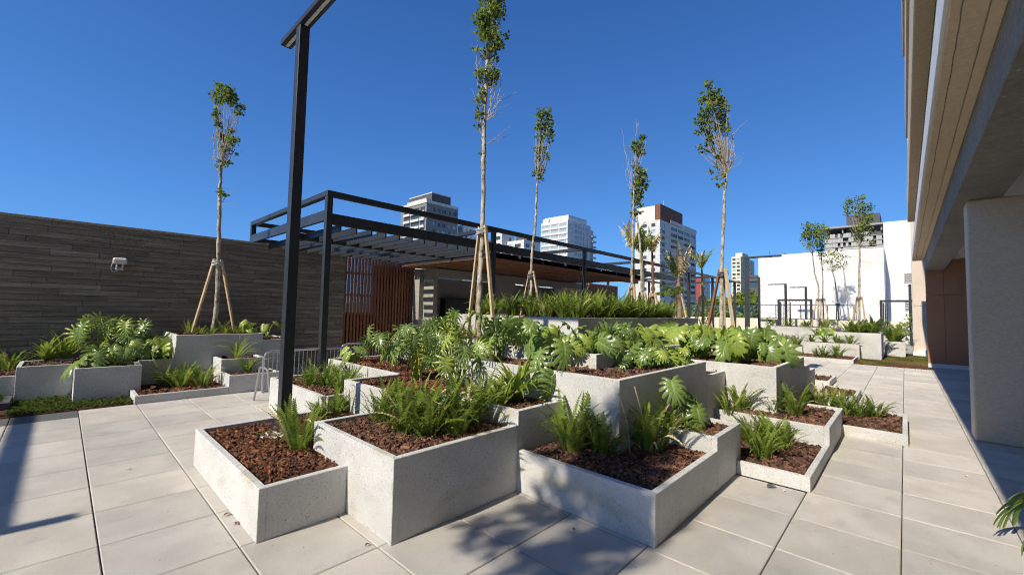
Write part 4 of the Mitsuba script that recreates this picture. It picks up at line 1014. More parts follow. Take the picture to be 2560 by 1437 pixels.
# ------------------------------------------------------------------ trees
def leaf_quad(n, size, rng, c, up=.5):
    """n small folded leaves at the points c: (vertices, triangles)."""
    a = rng.uniform(0, 2 * PI, n)
    el = np.arcsin(np.clip(rng.normal(-.15, .5, n), -1, 1))
    d = np.stack([np.cos(a) * np.cos(el), np.sin(a) * np.cos(el), np.sin(el)], -1)
    nn = rng.normal(0, .6, (n, 3)) + np.array([-.25, .05, up])
    s = np.cross(d, nn)
    s /= np.linalg.norm(s, axis=1, keepdims=True) + 1e-9
    u = np.cross(s, d)
    L = size * np.exp(rng.normal(0, .22, n))[:, None]
    w = L * .42
    v = np.stack([c, c + d * L * .5 + s * w + u * L * .10, c + d * L, c + d * L * .5 - s * w + u * L * .10], 1)
    k = (np.arange(n) * 4)[:, None]
    f = np.vstack([np.hstack([k, k + 1, k + 2]), np.hstack([k, k + 2, k + 3])])
    return v.reshape(-1, 3), f


def build_tree(data, label, rng, leaf=.062, cover=2.3, leafmat='tree_leaf', group='young staked trees', knots=True):
    k = thing('tree', label, 'tree', group)
    path = smooth_path(data['trunk'], 7)
    n = len(path)
    t = np.linspace(0, 1, n)
    r = .88 * (data['r0'] + (data['r1'] - data['r0']) * t)
    r = r * (1 + .10 * np.sin(np.arange(n) * 2.1) * rng.random(n))
    r[0] *= 1.15
    path[1:-1] += rng.normal(0, data['r0'] * .10, (n - 2, 3)) * [1, 1, 0]
    v, f = tube_vf(path, r, 10)
    part(k, 'trunk', (v, f), 'bark', smooth=50)
    tw = MB()
    rt = data['r1']
    for pl in data['twigs']:
        q = smooth_path(pl, 6)
        q[1:] += rng.normal(0, rt * .5, (len(q) - 1, 3))
        tw.tube(q, np.linspace(max(rt * .36, .007), .003, len(q)), 5)
        for m in range(3):
            i = rng.integers(1, max(2, len(q) - 1))
            dd = q[i] - q[i - 1]
            dd = dd / (np.linalg.norm(dd) + 1e-9)
            e = q[i] + (dd * rng.uniform(.6, 1.0) + rng.normal(0, .22, 3)) * rng.uniform(.15, .45)
            tw.tube([q[i], (q[i] + e) / 2 + rng.normal(0, .015, 3), e], [.004, .003, .002], 4)
    axis = path
    allv, allf, nv = [], [], 0
    for cx, cy, cz, rx, rz in data['crown']:
        c = np.array([cx, cy, cz])
        low = axis[axis[:, 2] < cz - .1]
        a = low[-1] if len(low) else axis[-1]
        if cz > axis[-1, 2]:
            a = axis[-1]
        for m in range(2):
            e = c + rng.normal(0, .45, 3) * [rx, rx, rz]
            b = a + (e - a) * .45 + np.array([0, 0, -.05]) + rng.normal(0, .03, 3)
            tw.tube(smooth_path([a, b, e], 4), np.linspace(.007, .003, 9), 4)
        area = PI * rx * rz
        m = int(max(14, cover * area / (.42 * leaf * leaf)))
        q = rng.normal(0, 1, (m, 3))
        q /= np.linalg.norm(q, axis=1, keepdims=True)
        q *= (rng.random(m) ** .45)[:, None] * 1.02
        lump = trimesh.util.np.sin(q[:, :1] * 5 + cx * 9) * np.sin(q[:, 2:] * 5 + cz * 7)
        q *= 1 + .22 * lump
        v, f = leaf_quad(m, leaf, rng, c + q * [rx, rx, rz])
        allv.append(v)
        allf.append(f + nv)
        nv += len(v)
    if tw.v:
        part(k, 'branch', tw.mesh(), 'twig', kind='stuff')
    if allv:
        part(k, 'crown', (np.vstack(allv), np.vstack(allf)), leafmat, kind='stuff')
    return k


principled('red_stake', (0.25, 0.12, 0.06), 0.6, 0.3)


def stakes(data, label, rng, w=.042, tie='rope', dark=()):
    if not data['tie']:
        return
    k = thing('tree_stakes', label, 'tree stakes', 'wooden stakes propping the trees')
    tp = np.array(data['tie'])
    for i, ft in enumerate(data['feet']):
        ft = np.array(ft)
        d = ft - tp
        d /= np.linalg.norm(d)
        out = np.array([d[0], d[1], 0])
        out /= np.linalg.norm(out) + 1e-9
        a = tp + out * (data['r0'] + w * .6) + np.array([0, 0, .10])
        part(k, 'stake', bar_vf(ft + d * .05, a, w, w * .85, up=out), 'red_stake' if i in dark else 'wood')
    th = np.linspace(0, 2 * PI * 4, 60)
    rr = data['r0'] + w * .75 + .008 * np.sin(th * 3.3)
    q = np.stack([tp[0] + rr * np.cos(th), tp[1] + rr * np.sin(th), tp[2] - .04 + .09 * th / th[-1] + .012 * np.sin(th * 1.7)], -1)
    part(k, 'tie', tube_vf(q, .013, 6), tie, smooth=50)


rng = np.random.default_rng(77)
build_tree(TREES['left'], 'slender half-bare tree left of the lamp post, in the tall planter by the wall', rng)
stakes(TREES['left'], 'three pale stakes propping the tree by the dark strip wall', rng)
build_tree(TREES['main'], 'tallest slender tree rising out of the top of the picture', rng)
stakes(TREES['main'], 'stakes round the tallest tree, tied with grey rope', rng, w=.048)
build_tree(TREES['mid'], 'thin wavy tree in the topmost planter, right of the tallest tree', rng)
stakes(TREES['mid'], 'thin stakes round the wavy tree in the topmost planter', rng, w=.034, tie='dark_cloth')
build_tree(TREES['double'], 'slim tree with bare upper twigs beside the palms', rng, leaf=.10)
stakes(TREES['double'], 'bundle of pale stakes at the foot of the slim tree beside the palms', rng, w=.06)
build_tree(TREES['double2'], 'bare pale tree trunk standing just right of the slim tree beside the palms', rng)
build_tree(TREES['right'], 'leaning tree with a full pointed crown on the right', rng, cover=2.3)
stakes(TREES['right'], 'stakes round the leaning tree, the left one reddish', rng, w=.05, tie='dark_cloth', dark=(0,))
build_tree(TREES['fa'], 'left one of the two crooked trees before the white wall', rng, leaf=.11, cover=1.25)
stakes(TREES['fa'], 'stakes of the left crooked tree before the white wall', rng, w=.055, tie='dark_cloth')
build_tree(TREES['fb'], 'right one of the two crooked trees before the white wall', rng, leaf=.11, cover=1.25)
stakes(TREES['fb'], 'stakes of the right crooked tree before the white wall', rng, w=.055, tie='dark_cloth')
build_tree(TREES['fc'], 'small wispy round-headed tree before the white wall', rng, leaf=.09, cover=.75)
stakes(TREES['fc'], 'dark stakes of the small wispy tree', rng, w=.06, tie='dark_cloth')
build_tree(TREES['fd'], 'nearly leafless thin tree before the white wall', rng, leaf=.06, cover=.5)
build_tree(TREES['fe'], 'tree with a two-part crown in the tall far planter', rng, leaf=.09, cover=1.2)
stakes(TREES['fe'], 'three stakes with a dark tie round the tree in the tall far planter', rng, w=.055, tie='dark_cloth')
# the tree behind the camera whose crown dapples the front planter and tiles
shade = dict(trunk=[[-5.2, 2.25, 0], [-5.15, 2.3, 2.2], [-5.2, 2.25, 4.2], [-5.1, 2.3, 5.6]], r0=.06, r1=.035, tie=None, feet=[],
             crown=[[-5.15, 2.66, 5.85, .25, .22], [-5.1, 2.70, 6.15, .25, .16], [-5.2, 2.62, 6.42, .22, .14], [-5.15, 2.20, 6.50, .30, .26], [-5.1, 2.42, 6.68, .28, .24], [-5.2, 2.16, 6.80, .26, .22], [-5.1, 2.32, 7.05, .26, .22],
                    [-5.15, 2.60, 6.92, .16, .16], [-5.0, 2.76, 7.15, .12, .12], [-5.2, 2.05, 6.15, .28, .18], [-5.15, 2.25, 5.85, .2, .13], [-5.2, 2.45, 7.40, .20, .22], [-5.15, 2.02, 6.45, .16, .14], [-5.1, 2.85, 6.70, .12, .09], [-5.1, 2.05, 5.60, .3, .2], [-5.1, 2.5, 7.30, .16, .16]],
             twigs=[[[-5.1, 2.3, 5.4], [-5.1, 2.3, 6.2], [-5.15, 2.35, 7.1]], [[-5.1, 2.3, 5.2], [-5.0, 2.1, 5.8], [-5.1, 2.0, 6.4]]])
build_tree(shade, 'slender tree standing behind the camera, its crown shading the front planter', rng, cover=3.2, leaf=.11)
# frame outside the picture at the left: its beam lies as a long shadow on the paving
fr = thing('steel_frame', 'dark steel frame beyond the left edge of the picture', 'frame')
part(fr, 'beam', cbox_vf(-4.50, 4.72, 3.33, -4.39, 8.75, 3.42, .004), 'dark_steel')
part(fr, 'post', cbox_vf(-4.50, 4.60, 0, -4.39, 4.718, 3.66, .004), 'dark_steel')
part(fr, 'post', cbox_vf(-4.50, 8.752, 0, -4.39, 8.86, 3.42, .004), 'dark_steel')

# ------------------------------------------------------------------ palms
def palm(label, x, y, z0, h, rng, fronds, length, stem='palm_stem', mat='dry_frond', droop=1.0, r=.05, green=0):
    k = thing('palm', label, 'palm', 'young palms beyond the topmost planter')
    path = smooth_path([(x, y, z0), (x + .02, y - .01, z0 + h * .5), (x - .02, y + .02, z0 + h)], 6)
    part(k, 'trunk', tube_vf(path, np.linspace(r * 1.25, r * .7, len(path)), 10), stem, smooth=50)
    for i in range(fronds + green):
        a = 2 * PI * i / fronds + rng.uniform(-.4, .4)
        isg = i >= fronds
        L = length * rng.uniform(.7, 1.1)
        el = rng.uniform(1.15, 1.5) if not isg else rng.uniform(.2, .5)
        kk = 10
        t = np.linspace(0, 1, kk + 1)
        ang = el - droop * (2.4 if isg else 1.15) * t ** 1.7 * rng.uniform(.7, 1.15)
        dx = np.concatenate([[0], np.cumsum(np.cos(ang[:-1]))]) * L / kk
        dz = np.concatenate([[0], np.cumsum(np.sin(ang[:-1]))]) * L / kk
        mb = MB()
        base = np.array([path[-1][0], path[-1][1], z0 + h * (1 if not isg else .72)])
        dirv = np.array([math.cos(a), math.sin(a), 0])
        sv = np.array([-math.sin(a), math.cos(a), 0])
        pts = base + dx[:, None] * dirv + dz[:, None] * [0, 0, 1]
        mb.tube(pts, np.linspace(.018, .004, kk + 1), 4)
        for j in range(2, 30):
            u = j / 30
            p = np.array([np.interp(u, t, pts[:, c]) for c in range(3)])
            l = L * .22 * math.sin(PI * min(u * .9 + .12, 1)) * rng.uniform(.6, 1.1)
            for s in (-1, 1):
                if rng.random() < .12:
                    continue
                e = p + (sv * s * rng.uniform(.5, .8) + dirv * .55 + np.array([0, 0, rng.uniform(-.75, .1)])) * l
                m_ = (p + e) / 2 + np.array([0, 0, .04])
                wv = np.array([0, 0, .011]) + dirv * .008
                mb.add([p - wv, m_ - wv * 1.5, e, m_ + wv * 1.5, p + wv], [[0, 1, 3], [0, 3, 4], [1, 2, 3]])
        part(k, 'frond', mb.mesh(), 'strap_leaf' if isg or rng.random() < .3 else mat)
    return k


palm('left palm with dry bluish fronds behind the slim tree', 13.91, 7.07, .9, 2.85, rng, 9, 1.15, droop=.8)
palm('palm with a green crownshaft, middle one of the palm cluster', 14.32, 6.92, .9, 2.75, rng, 8, 1.0)
palm('palm with a reddish brown stem, right one of the palm cluster', 14.77, 6.74, .9, 2.85, rng, 8, .95, stem='brown_paint')
palm('bigger palm with tall dry fronds and drooping yellow-green leaves', 15.56, 6.09, .6, 2.2, rng, 8, 1.35, r=.10, stem='palm_trunk', droop=.55, green=6)
palm('lone thin palm with withered fronds right of the bigger palm', 17.73, 5.98, .6, 2.75, rng, 8, 1.05, droop=1.1)
for x, y, lab in ((14.32, 6.92, 'middle palm'), (14.77, 6.74, 'brown-stemmed palm'), (15.56, 6.09, 'bigger palm'), (17.73, 5.98, 'lone thin palm')):
    dd = dict(tie=[x, y, 2.15], feet=[[x + .42, y - .30, .6], [x - .42, y + .30, .6], [x + .3, y + .42, .6], [x - .15, y - .5, .6]], r0=.06)
    stakes(dd, f'ring of stakes round the {lab}', rng, w=.055, tie='rope')

# ------------------------------------------------------------------ ferns
def frond_mesh(rng, pairs=22, width=.085, curve=1.0):
    """A sword-fern frond of length 1: a stalk arching in the xz plane, narrow leaflets on both sides."""
    n = 14
    t = np.linspace(0, 1, n + 1)
    ang = 1.45 - curve * 1.35 * t ** 1.6
    x = np.concatenate([[0], np.cumsum(np.cos(ang[:-1]))]) / n
    z = np.concatenate([[0], np.cumsum(np.sin(ang[:-1]))]) / n
    y = .03 * np.sin(t * 3 + rng.uniform(0, 6)) * t
    P = np.stack([x, y, z], -1)
    V, F = [], []
    wv = np.array([0, .006, 0])
    for i in range(n):
        b = len(V)
        s0, s1 = 1 - .6 * t[i], 1 - .6 * t[i + 1]
        V += [P[i] - wv * s0, P[i] + wv * s0, P[i + 1] + wv * s1, P[i + 1] - wv * s1]
        F += [[b, b + 1, b + 2], [b, b + 2, b + 3]]
    for j in range(pairs):
        u = .07 + .93 * j / pairs
        p = np.array([np.interp(u, t, P[:, c]) for c in range(3)])
        a = np.interp(u, t, ang)
        d = np.array([math.cos(a), 0, math.sin(a)])
        nn = np.array([-math.sin(a), 0, math.cos(a)])
        w = width * (min(1, .55 + u * 1.6)) * (1 - max(0, (u - .45) / .55) ** 1.7) ** .9 + .006
        half = .93 / pairs * .50
        for s in (-1, 1):
            w_ = w * rng.uniform(.85, 1.1)
            tip = p + np.array([0, s, 0]) * w_ + d * w_ * .30 + nn * (w_ * rng.uniform(-.12, .28))
            m = p + (tip - p) * .55
            b = len(V)
            V += [p - d * half * .8, m - d * half * .75, tip, m + d * half * .75, p + d * half * .8]
            F += [[b, b + 1, b + 3], [b, b + 3, b + 4], [b + 1, b + 2, b + 3]]
    return np.array(V), np.array(F)


rng = np.random.default_rng(123)
FROND = [mikit.ply(frond_mesh(rng, 24, rng.uniform(.052, .076), c), 'fern_leaf') for c in (.35, .55, .75, .95, 1.15, 1.4)]
FROND_B = [mikit.ply(frond_mesh(rng, 24, rng.uniform(.052, .076), c), 'strap_leaf') for c in (.45, .7, .95, 1.25)]
DEAD = [mikit.ply(frond_mesh(rng, 16, .04, c), 'dry_frond') for c in (.9, 1.3)]
FROND_FAR = [mikit.ply(frond_mesh(rng, 9, .085, c), 'fern_leaf') for c in (.5, .8, 1.1)]
ORD = ['leftmost', 'second', 'third', 'fourth', 'fifth', 'sixth', 'seventh', 'eighth', 'ninth', 'tenth', 'eleventh', 'twelfth', 'thirteenth', 'fourteenth', 'fifteenth'] + [f'{i}th' for i in range(16, 41)]


def fern(label, x, y, z, h, rng, n=30, bright=.35, spread=1.0, group='sword ferns in the planters', far=False, name='fern', lean=(0, 0)):
    k = thing(name, label, 'fern', group)
    n = int(n * (1.0 if far else 1.25))
    for i in range(n):
        a = rng.uniform(0, 2 * PI)
        ring = math.sqrt((i + .5) / n)
        r = .035 * h / .35 * ring * spread * 2.0
        L = h * rng.uniform(.72, 1.22) * (1.06 - .15 * ring)
        tilt = ring * rng.uniform(.05, .75) * spread - .05
        M = trans((x + r * math.cos(a), y + r * math.sin(a), z - .015)) @ rotz(a + rng.uniform(-.5, .5)) @ roty(tilt) @ rotz(rng.uniform(-.25, .25)) @ rotx(rng.uniform(-.25, .25)) @ scl(L * 1.02)
        if lean != (0, 0):
            pass
        pool = DEAD if (not far and rng.random() < .06) else FROND_FAR if far else (FROND_B if rng.random() < bright else FROND)
        j = rng.integers(0, len(pool)) if ring > .45 else rng.integers(0, max(2, len(pool) // 2))
        copy_part(k, 'frond', pool[j], M)
    return k


def row(planter_desc, spots, z, rng, names=None, **kw):
    """Ferns of one planter, named from left to right as the picture shows them."""
    def bearing(s):
        return (s[0] * SIDE[0] + s[1] * SIDE[1]) / (s[0] * FWD[0] + s[1] * FWD[1])
    spots = sorted(spots, key=bearing)
    n = len(spots)
    for i, s in enumerate(spots):
        lab = f'fern in the {planter_desc}' if n == 1 else f'{ORD[i]} fern from the left in the {planter_desc}' if i else f'leftmost fern in the {planter_desc}'
        fern(lab, s[0], s[1], z, s[2], rng, **{**kw, **(s[3] if len(s) > 3 else {})})
row(DESC['A'], [(1.428, 3.765, 0.42), (2.151, 4.67, 0.32), (2.434, 4.748, 0.3), (1.994, 4.693, 0.22)], 0.3, rng, n=30)
row(DESC['B'], [(1.987, 3.428, 0.38), (1.929, 2.982, 0.4), (1.999, 2.771, 0.42), (2.261, 2.866, 0.46), (2.446, 2.797, 0.46), (2.754, 2.925, 0.4), (2.212, 2.647, 0.34), (2.191, 3.533, 0.36), (2.286, 3.25, 0.4)], 0.5, rng, n=30)
row(DESC['C'], [(3.102, 2.165, 0.52), (3.243, 1.918, 0.44), (3.593, 1.66, 0.5), (4.01, 1.693, 0.44), (3.772, 1.881, 0.4), (3.383, 2.161, 0.4)], 0.3, rng, n=32)
row(DESC['D'], [(5.073, 1.438, 0.28)], 0.41, rng, n=14)
row(DESC['E'], [(4.823, 1.065, 0.36), (5.38, 0.997, 0.34), (5.213, 1.246, 0.34), (5.532, 1.141, 0.34)], 0.1, rng, n=30)
row(DESC['F'], [(6.103, 1.595, 0.36), (6.439, 1.416, 0.32), (6.314, 1.037, 0.42), (6.243, 1.239, 0.22), (6.761, 1.224, 0.3)], 0.28, rng, n=28)
row(DESC['G'], [(7.959, 1.048, 0.36), (7.984, 0.854, 0.34), (7.843, 0.653, 0.34), (7.783, 0.493, 0.34), (7.964, 0.329, 0.34), (8.45, 0.98, 0.36), (8.581, 0.788, 0.32)], 0.1, rng, n=26)
row(DESC['R'], [(2.337, 5.86, 0.34), (2.458, 5.642, 0.38), (2.457, 5.174, 0.36), (2.738, 6.028, 0.36), (2.761, 5.584, 0.3)], 0.44, rng, n=26)
row(DESC['H'], [(3.029, 2.864, 0.12)], 0.62, rng, n=8)
row(DESC['P'], [(5.48, 5.85, 0.45), (5.75, 5.4, 0.5), (5.8, 4.95, 0.5), (5.85, 4.55, 0.52), (5.95, 4.05, 0.5), (6.5, 3.82, 0.46), (7.05, 3.85, 0.5), (7.6, 3.82, 0.46), (8.15, 3.86, 0.46), (8.7, 3.84, 0.44), (9.3, 3.86, 0.42), (6.4, 4.25, 0.54), (7.6, 4.2, 0.5), (8.3, 4.2, 0.5), (5.5, 5.6, 0.46), (5.55, 5.15, 0.46), (5.6, 4.75, 0.4), (5.55, 4.4, 0.5), (5.6, 4.05, 0.46), (5.7, 3.85, 0.46), (6.2, 3.85, 0.48), (6.75, 3.9, 0.48), (7.3, 3.85, 0.46), (7.85, 3.9, 0.46), (8.4, 3.85, 0.44), (8.95, 3.9, 0.42), (6.0, 4.4, 0.5), (7.0, 4.3, 0.46)], 1.375, rng, n=34, bright=.5, spread=.75)
row(DESC['O'], [(5.008, 5.792, 0.26), (4.612, 5.183, 0.24), (4.625, 4.864, 0.26), (5.176, 5.213, 0.3), (5.696, 5.849, 0.25)], 1.03, rng, n=16, bright=.8, spread=.55)
row('long low planter of wispy ferns before the wall', [(1.424, 8.917, 0.42), (1.718, 8.813, 0.42), (1.624, 9.409, 0.4), (1.286, 9.178, 0.34)], 0.09, rng, n=30, bright=.5)
row('tall tree planter by the dark wall', [(1.72,10.15,.30),(1.86,10.0,.22),(2.02,9.9,.22),(2.25,9.85,.22),(2.42,9.85,.26),(2.6,9.85,.32),(2.3,10.3,.3)], .89, rng, n=16, bright=.8, spread=.8)
row('planter cut by the left edge of the picture', [(-0.537, 10.609, 0.45)], 0.36, rng, n=24, bright=.6)
row('flat far planter with two grass tufts', [(18.145, 2.079, 0.45), (18.614, 1.737, 0.5), (18.463, 2.311, 0.3)], 0.1, rng, n=24, far=True)
row('far low planter of bushy plants', [(19.55,3.1,.55),(19.6,3.5,.6),(19.65,3.95,.55)], .33, rng, n=26, far=True, bright=.3)
row('tall far planter with a staked tree', [(20.15,.85,.5),(20.1,1.2,.45),(20.1,1.55,.5),(20.5,1.0,.6),(20.6,1.4,.6),(20.9,.9,.7)], .93, rng, n=26, far=True)
row('far planter of spreading shrubs near the wall corner', [(22.4,.3,.7),(22.85,.3,.75),(23.4,.35,.8)], .57, rng, n=30, far=True)
row('farthest long planter before the parapet', [(25.6,2.9,.6),(25.6,3.6,.5),(25.7,4.4,.5)], .96, rng, n=22, far=True)
# ------------------------------------------------------------------ strap-leaved lilies
def lily(label, x, y, z, h, rng, n=22, mat='strap_leaf', droop=1.0, w=.018, group='strap-leaved lilies'):
    k = thing('lily', label, 'lily', group)
    for i in range(n):
        a = rng.uniform(0, 2 * PI)
        L = h * rng.uniform(.9, 1.5)
        el = rng.uniform(.75, 1.45)
        kk = 10
        t = np.linspace(0, 1, kk + 1)
        ang = el - droop * rng.uniform(.9, 2.0) * t ** 1.8
        dx = np.concatenate([[0], np.cumsum(np.cos(ang[:-1]))]) * L / kk
        dz = np.concatenate([[0], np.cumsum(np.sin(ang[:-1]))]) * L / kk
        d, s = np.array([math.cos(a), math.sin(a), 0]), np.array([-math.sin(a), math.cos(a), 0])
        P = np.array([x, y, z - .01]) + rng.normal(0, .018, 3) * [1, 1, 0] + dx[:, None] * d + dz[:, None] * [0, 0, 1]
        wd = w * (np.minimum(1, .7 + t * 1.2)) * (1 - t ** 3.5) + .001
        V = np.concatenate([P - s * wd[:, None] + [0, 0, .004], P, P + s * wd[:, None] + [0, 0, .004]])
        m = kk + 1
        F = [[i0, i0 + 1, m + i0 + 1, m + i0] for i0 in range(kk)] + [[m + i0, m + i0 + 1, 2 * m + i0 + 1, 2 * m + i0] for i0 in range(kk)]
        part(k, 'leaf', MB().add(V, F).mesh(), mat, smooth=True)
    return k


lily('big strap-leaved lily in the planter behind the tall front one', 3.088, 2.812, 0.62, 0.4, rng, 46)
lily('smaller lily drooping to the left in the same planter as the big one', 2.865, 2.775, 0.62, 0.28, rng, 20)
lily('upper of the two small lilies left of the lamp post', 2.273, 9.061, 0.49, 0.4, rng, 20, w=.014)
lily('lower of the two small lilies left of the lamp post', 2.389, 8.775, 0.27, 0.38, rng, 20, w=.014)
lily('lettuce-like lily at the left of the left wall planters', -0.107, 10.398, 0.49, 0.36, rng, 22, w=.028, droop=.6)
lily('lily next to the drooping monstera by the wall', 0.093, 10.454, 0.49, 0.42, rng, 20, w=.024, droop=.5)
lily('rightmost of the four lilies hanging in the far planter', 19.55, 1.5, .52, .38, rng, 26)
lily('second from the right of the four lilies hanging in the far planter', 19.55, 1.85, .52, .38, rng, 26)
lily('second from the left of the four lilies hanging in the far planter', 19.6, 2.2, .52, .38, rng, 26)
lily('leftmost of the four lilies hanging in the far planter', 19.6, 2.6, .52, .38, rng, 26)
lily('dark lily behind the hanging far lilies', 20.8, 2.6, .74, .55, rng, 20, mat='leaf')


# ------------------------------------------------------------------ large split leaves
def blade(rng, lobes=6, s0=.42, gap=.42, width=.52, back=2.45, tip=.06, droop=.25, fold=.18, ripple=.014, edge=0.0, sharp=.55):
    """A leaf blade of length about 1 along +x, split into lobes along its side veins; normal +z."""
    nb = lobes + 1
    u_ = np.linspace(0, 1, nb)
    root = .02 + .78 * u_ ** 1.15
    th = back * (1 - u_) ** 1.25 + tip
    ln = width * (.62 + .60 * np.sin(PI * np.clip(u_ * .78 + .18, 0, 1))) * np.where(u_ > .8, 1 - (u_ - .8) * 1.2, 1)
    ln[-1] = 1.0 - root[-1]
    S = np.array([0, .2, .4, .55, .68, .80, .90, .97, 1.0])
    U = np.array([0, .25, .5, .75, 1.0])
    V, F, UVS = [], [], []
    for side in (-1, 1):
        jl = 1 + rng.normal(0, .06, nb)
        for k in range(lobes):
            b0 = len(V)
            for s in S:
                g = 0 if s < s0 else gap * min(1, ((s - s0) / max(.85 - s0, .05))) ** .7
                g = 1 - (1 - g) * (1 - max(0, (s - .82) / .18) ** 2.2 * sharp)
                if k == lobes - 1:
                    g = 0 if s < s0 else g * .6
                for u in U:
                    uu = .5 + (u - .5) * (1 - g)
                    if k == lobes - 1:
                        uu = 1 - (1 - u) * (1 - g)
                    r = root[k] * (1 - uu) + root[k + 1] * uu
                    a = th[k] * (1 - uu) + th[k + 1] * uu
                    if k == lobes - 1 and u == 1.0:
                        a = 0.0
                    L = (ln[k] * jl[k]) * (1 - uu) + (ln[k + 1] * jl[k + 1]) * uu
                    L *= 1 + edge * math.sin(uu * 9 + k * 2)
                    x, y = r + s * L * math.cos(a), s * L * math.sin(a)
                    z = ripple * (1 - (2 * u - 1) ** 2) * min(1, s * 2) + fold * y - .55 * y * y - .10 * s ** 3 - droop * x * abs(x)
                    V.append([x, side * y, z])
                    UVS.append([u, s])
            nu = len(U)
            for i in range(len(S) - 1):
                for j in range(nu - 1):
                    q = [b0 + i * nu + j, b0 + i * nu + j + 1, b0 + (i + 1) * nu + j + 1, b0 + (i + 1) * nu + j]
                    if side < 0:
                        q = q[::-1]
                    F.append(q)
    V = np.array(V)
    # raised midrib
    mb = MB().add(V, F)
    xs = np.linspace(0, .95, 10)
    rib = np.stack([xs, 0 * xs, -droop * xs * np.abs(xs) + .004], -1)
    mb.tube(rib, np.linspace(.011, .003, 10), 4)
    m = mb.mesh()
    uvs = np.vstack([UVS, np.tile([[.2, 0.0]], (len(m[0]) - len(UVS), 1))])
    return m, uvs


def leaf_ply(b, mat):
    return mikit.ply(b[0], mat, smooth=True, uv=b[1])


rng = np.random.default_rng(31)
MONSTERA = [leaf_ply(blade(rng, rng.integers(5, 8), rng.uniform(.30, .45), rng.uniform(.40, .55), rng.uniform(.46, .56), 2.4, .06, rng.uniform(.10, .75), rng.uniform(-.05, .30), .022), m_) for m_ in ('leaf', 'leaf', 'leaf_light') for _ in range(5)]
SELLOUM = [leaf_ply(blade(rng, 7, .08, rng.uniform(.66, .76), rng.uniform(.46, .56), 2.5, .05, rng.uniform(.15, .6), rng.uniform(.05, .35), .02, .06, .85), m_) for m_ in ('leaf', 'leaf', 'leaf_light') for _ in range(4)]
LOBED = [leaf_ply(blade(rng, 6, .70, rng.uniform(.45, .6), rng.uniform(.52, .60), 2.55, .05, rng.uniform(.2, .7), rng.uniform(-.08, .2), .034, .07, .8), m_) for m_ in ('leaf', 'leaf_light') for _ in range(4)]
ENTIRE = [leaf_ply(blade(rng, 7, .98, .1, .40, 2.0, .05, .25, .15, .02), m_) for m_ in ('leaf', 'leaf_light')]


def leaf_on_stalk(k, base, az, reach, rise, size, pitch, pool, rng, roll=0.0, stem='stem', yaw=None, name='leaf'):
    """A stalk from base out along az, reach away and rise up, with a blade at its end."""
    d = np.array([math.cos(az), math.sin(az), 0])
    e = base + d * reach + np.array([0, 0, rise])
    mid = base + d * reach * .32 + np.array([0, 0, rise * .62])
    path = smooth_path([base, mid, e], 6)
    r0 = .0085 * (size / .3) ** .5
    part(k, 'stalk', tube_vf(path, np.linspace(r0 * 1.3, r0 * .7, len(path)), 6), stem, smooth=60)
    a = az if yaw is None else yaw
    M = trans(e) @ rotz(a) @ roty(pitch) @ rotx(roll) @ scl(size)
    copy_part(k, name, pool[rng.integers(0, len(pool))], M)


FACE = PI + .45        # leaves turn towards the sun and the open side


def leafy(label, cat, name, x, y, z, n, size, pool, rng, reach=.28, rise=.35, face=None, stem='stem', group=None, spread=2 * PI, toward=None):
    k = thing(name, label, cat, group)
    n = int(n * (1.75 if pool is SELLOUM else 1.7))
    for i in range(n):
        az = (toward if toward is not None else 0) + (rng.uniform(-.5, .5) * spread if toward is not None else 2 * PI * i / n + rng.uniform(-.4, .4))
        f = rng.uniform(.45, 1.0)
        rc, rs = reach * rng.uniform(.35, 1.15), rise * rng.uniform(.62 if pool is SELLOUM else .45, 1.38)
        # blades tilt towards the light side
        dl = math.cos(az - PI)
        pitch = rng.uniform(.15, 1.35)
        w = (az - FACE + PI) % (2 * PI) - PI
        leaf_on_stalk(k, np.array([x, y, z]) + rng.normal(0, .03, 3) * [1, 1, 0], az, rc, rs, (.74 if pool is SELLOUM else .70) * size * rng.uniform(.55, 1.35), pitch, pool, rng, roll=rng.normal(0, .55), stem=stem, yaw=FACE + w * .7 + rng.normal(0, .4))
    return k


leafy('split-leaved monstera at the front left of the big monstera planter', 'monstera', 'monstera', 3.62, 3.55, 0.89, 8, 0.3, MONSTERA, rng, reach=.24, rise=.42, group='split-leaved monsteras')
leafy('split-leaved monstera near the middle of the big monstera planter', 'monstera', 'monstera', 3.6, 2.85, 0.89, 7, 0.3, MONSTERA, rng, reach=.24, rise=.40, group='split-leaved monsteras')
leafy('yellow-green monstera at the front corner of the raised planter', 'monstera', 'monstera', 4.15, 2.62, 1.02, 7, 0.27, MONSTERA, rng, reach=.24, rise=.22, group='split-leaved monsteras')
leafy('split-leaved monstera on the left in the raised planter', 'monstera', 'monstera', 4.2, 3.45, 1.02, 8, 0.3, MONSTERA, rng, reach=.26, rise=.20, group='split-leaved monsteras')
leafy('split-leaved monstera second from the left in the raised planter', 'monstera', 'monstera', 4.8, 2.75, 1.02, 8, 0.31, MONSTERA, rng, reach=.26, rise=.22, group='split-leaved monsteras')
leafy('split-leaved monstera third from the left in the raised planter', 'monstera', 'monstera', 5.4, 2.75, 1.02, 8, 0.32, MONSTERA, rng, reach=.26, rise=.22, group='split-leaved monsteras')
leafy('split-leaved monstera at the right end of the raised planter', 'monstera', 'monstera', 5.95, 2.8, 1.02, 8, 0.32, MONSTERA, rng, reach=.26, rise=.22, group='split-leaved monsteras')
leafy('split-leaved monstera on the right in the big monstera planter', 'monstera', 'monstera', 4.75, 2.12, 0.89, 7, 0.28, MONSTERA, rng, reach=.20, rise=.20, group='split-leaved monsteras')
leafy('dark monstera leaning out at the right end of the big monstera planter', 'monstera', 'monstera', 5.15, 2.1, 0.89, 6, 0.28, MONSTERA, rng, reach=.20, rise=.16, group='split-leaved monsteras')
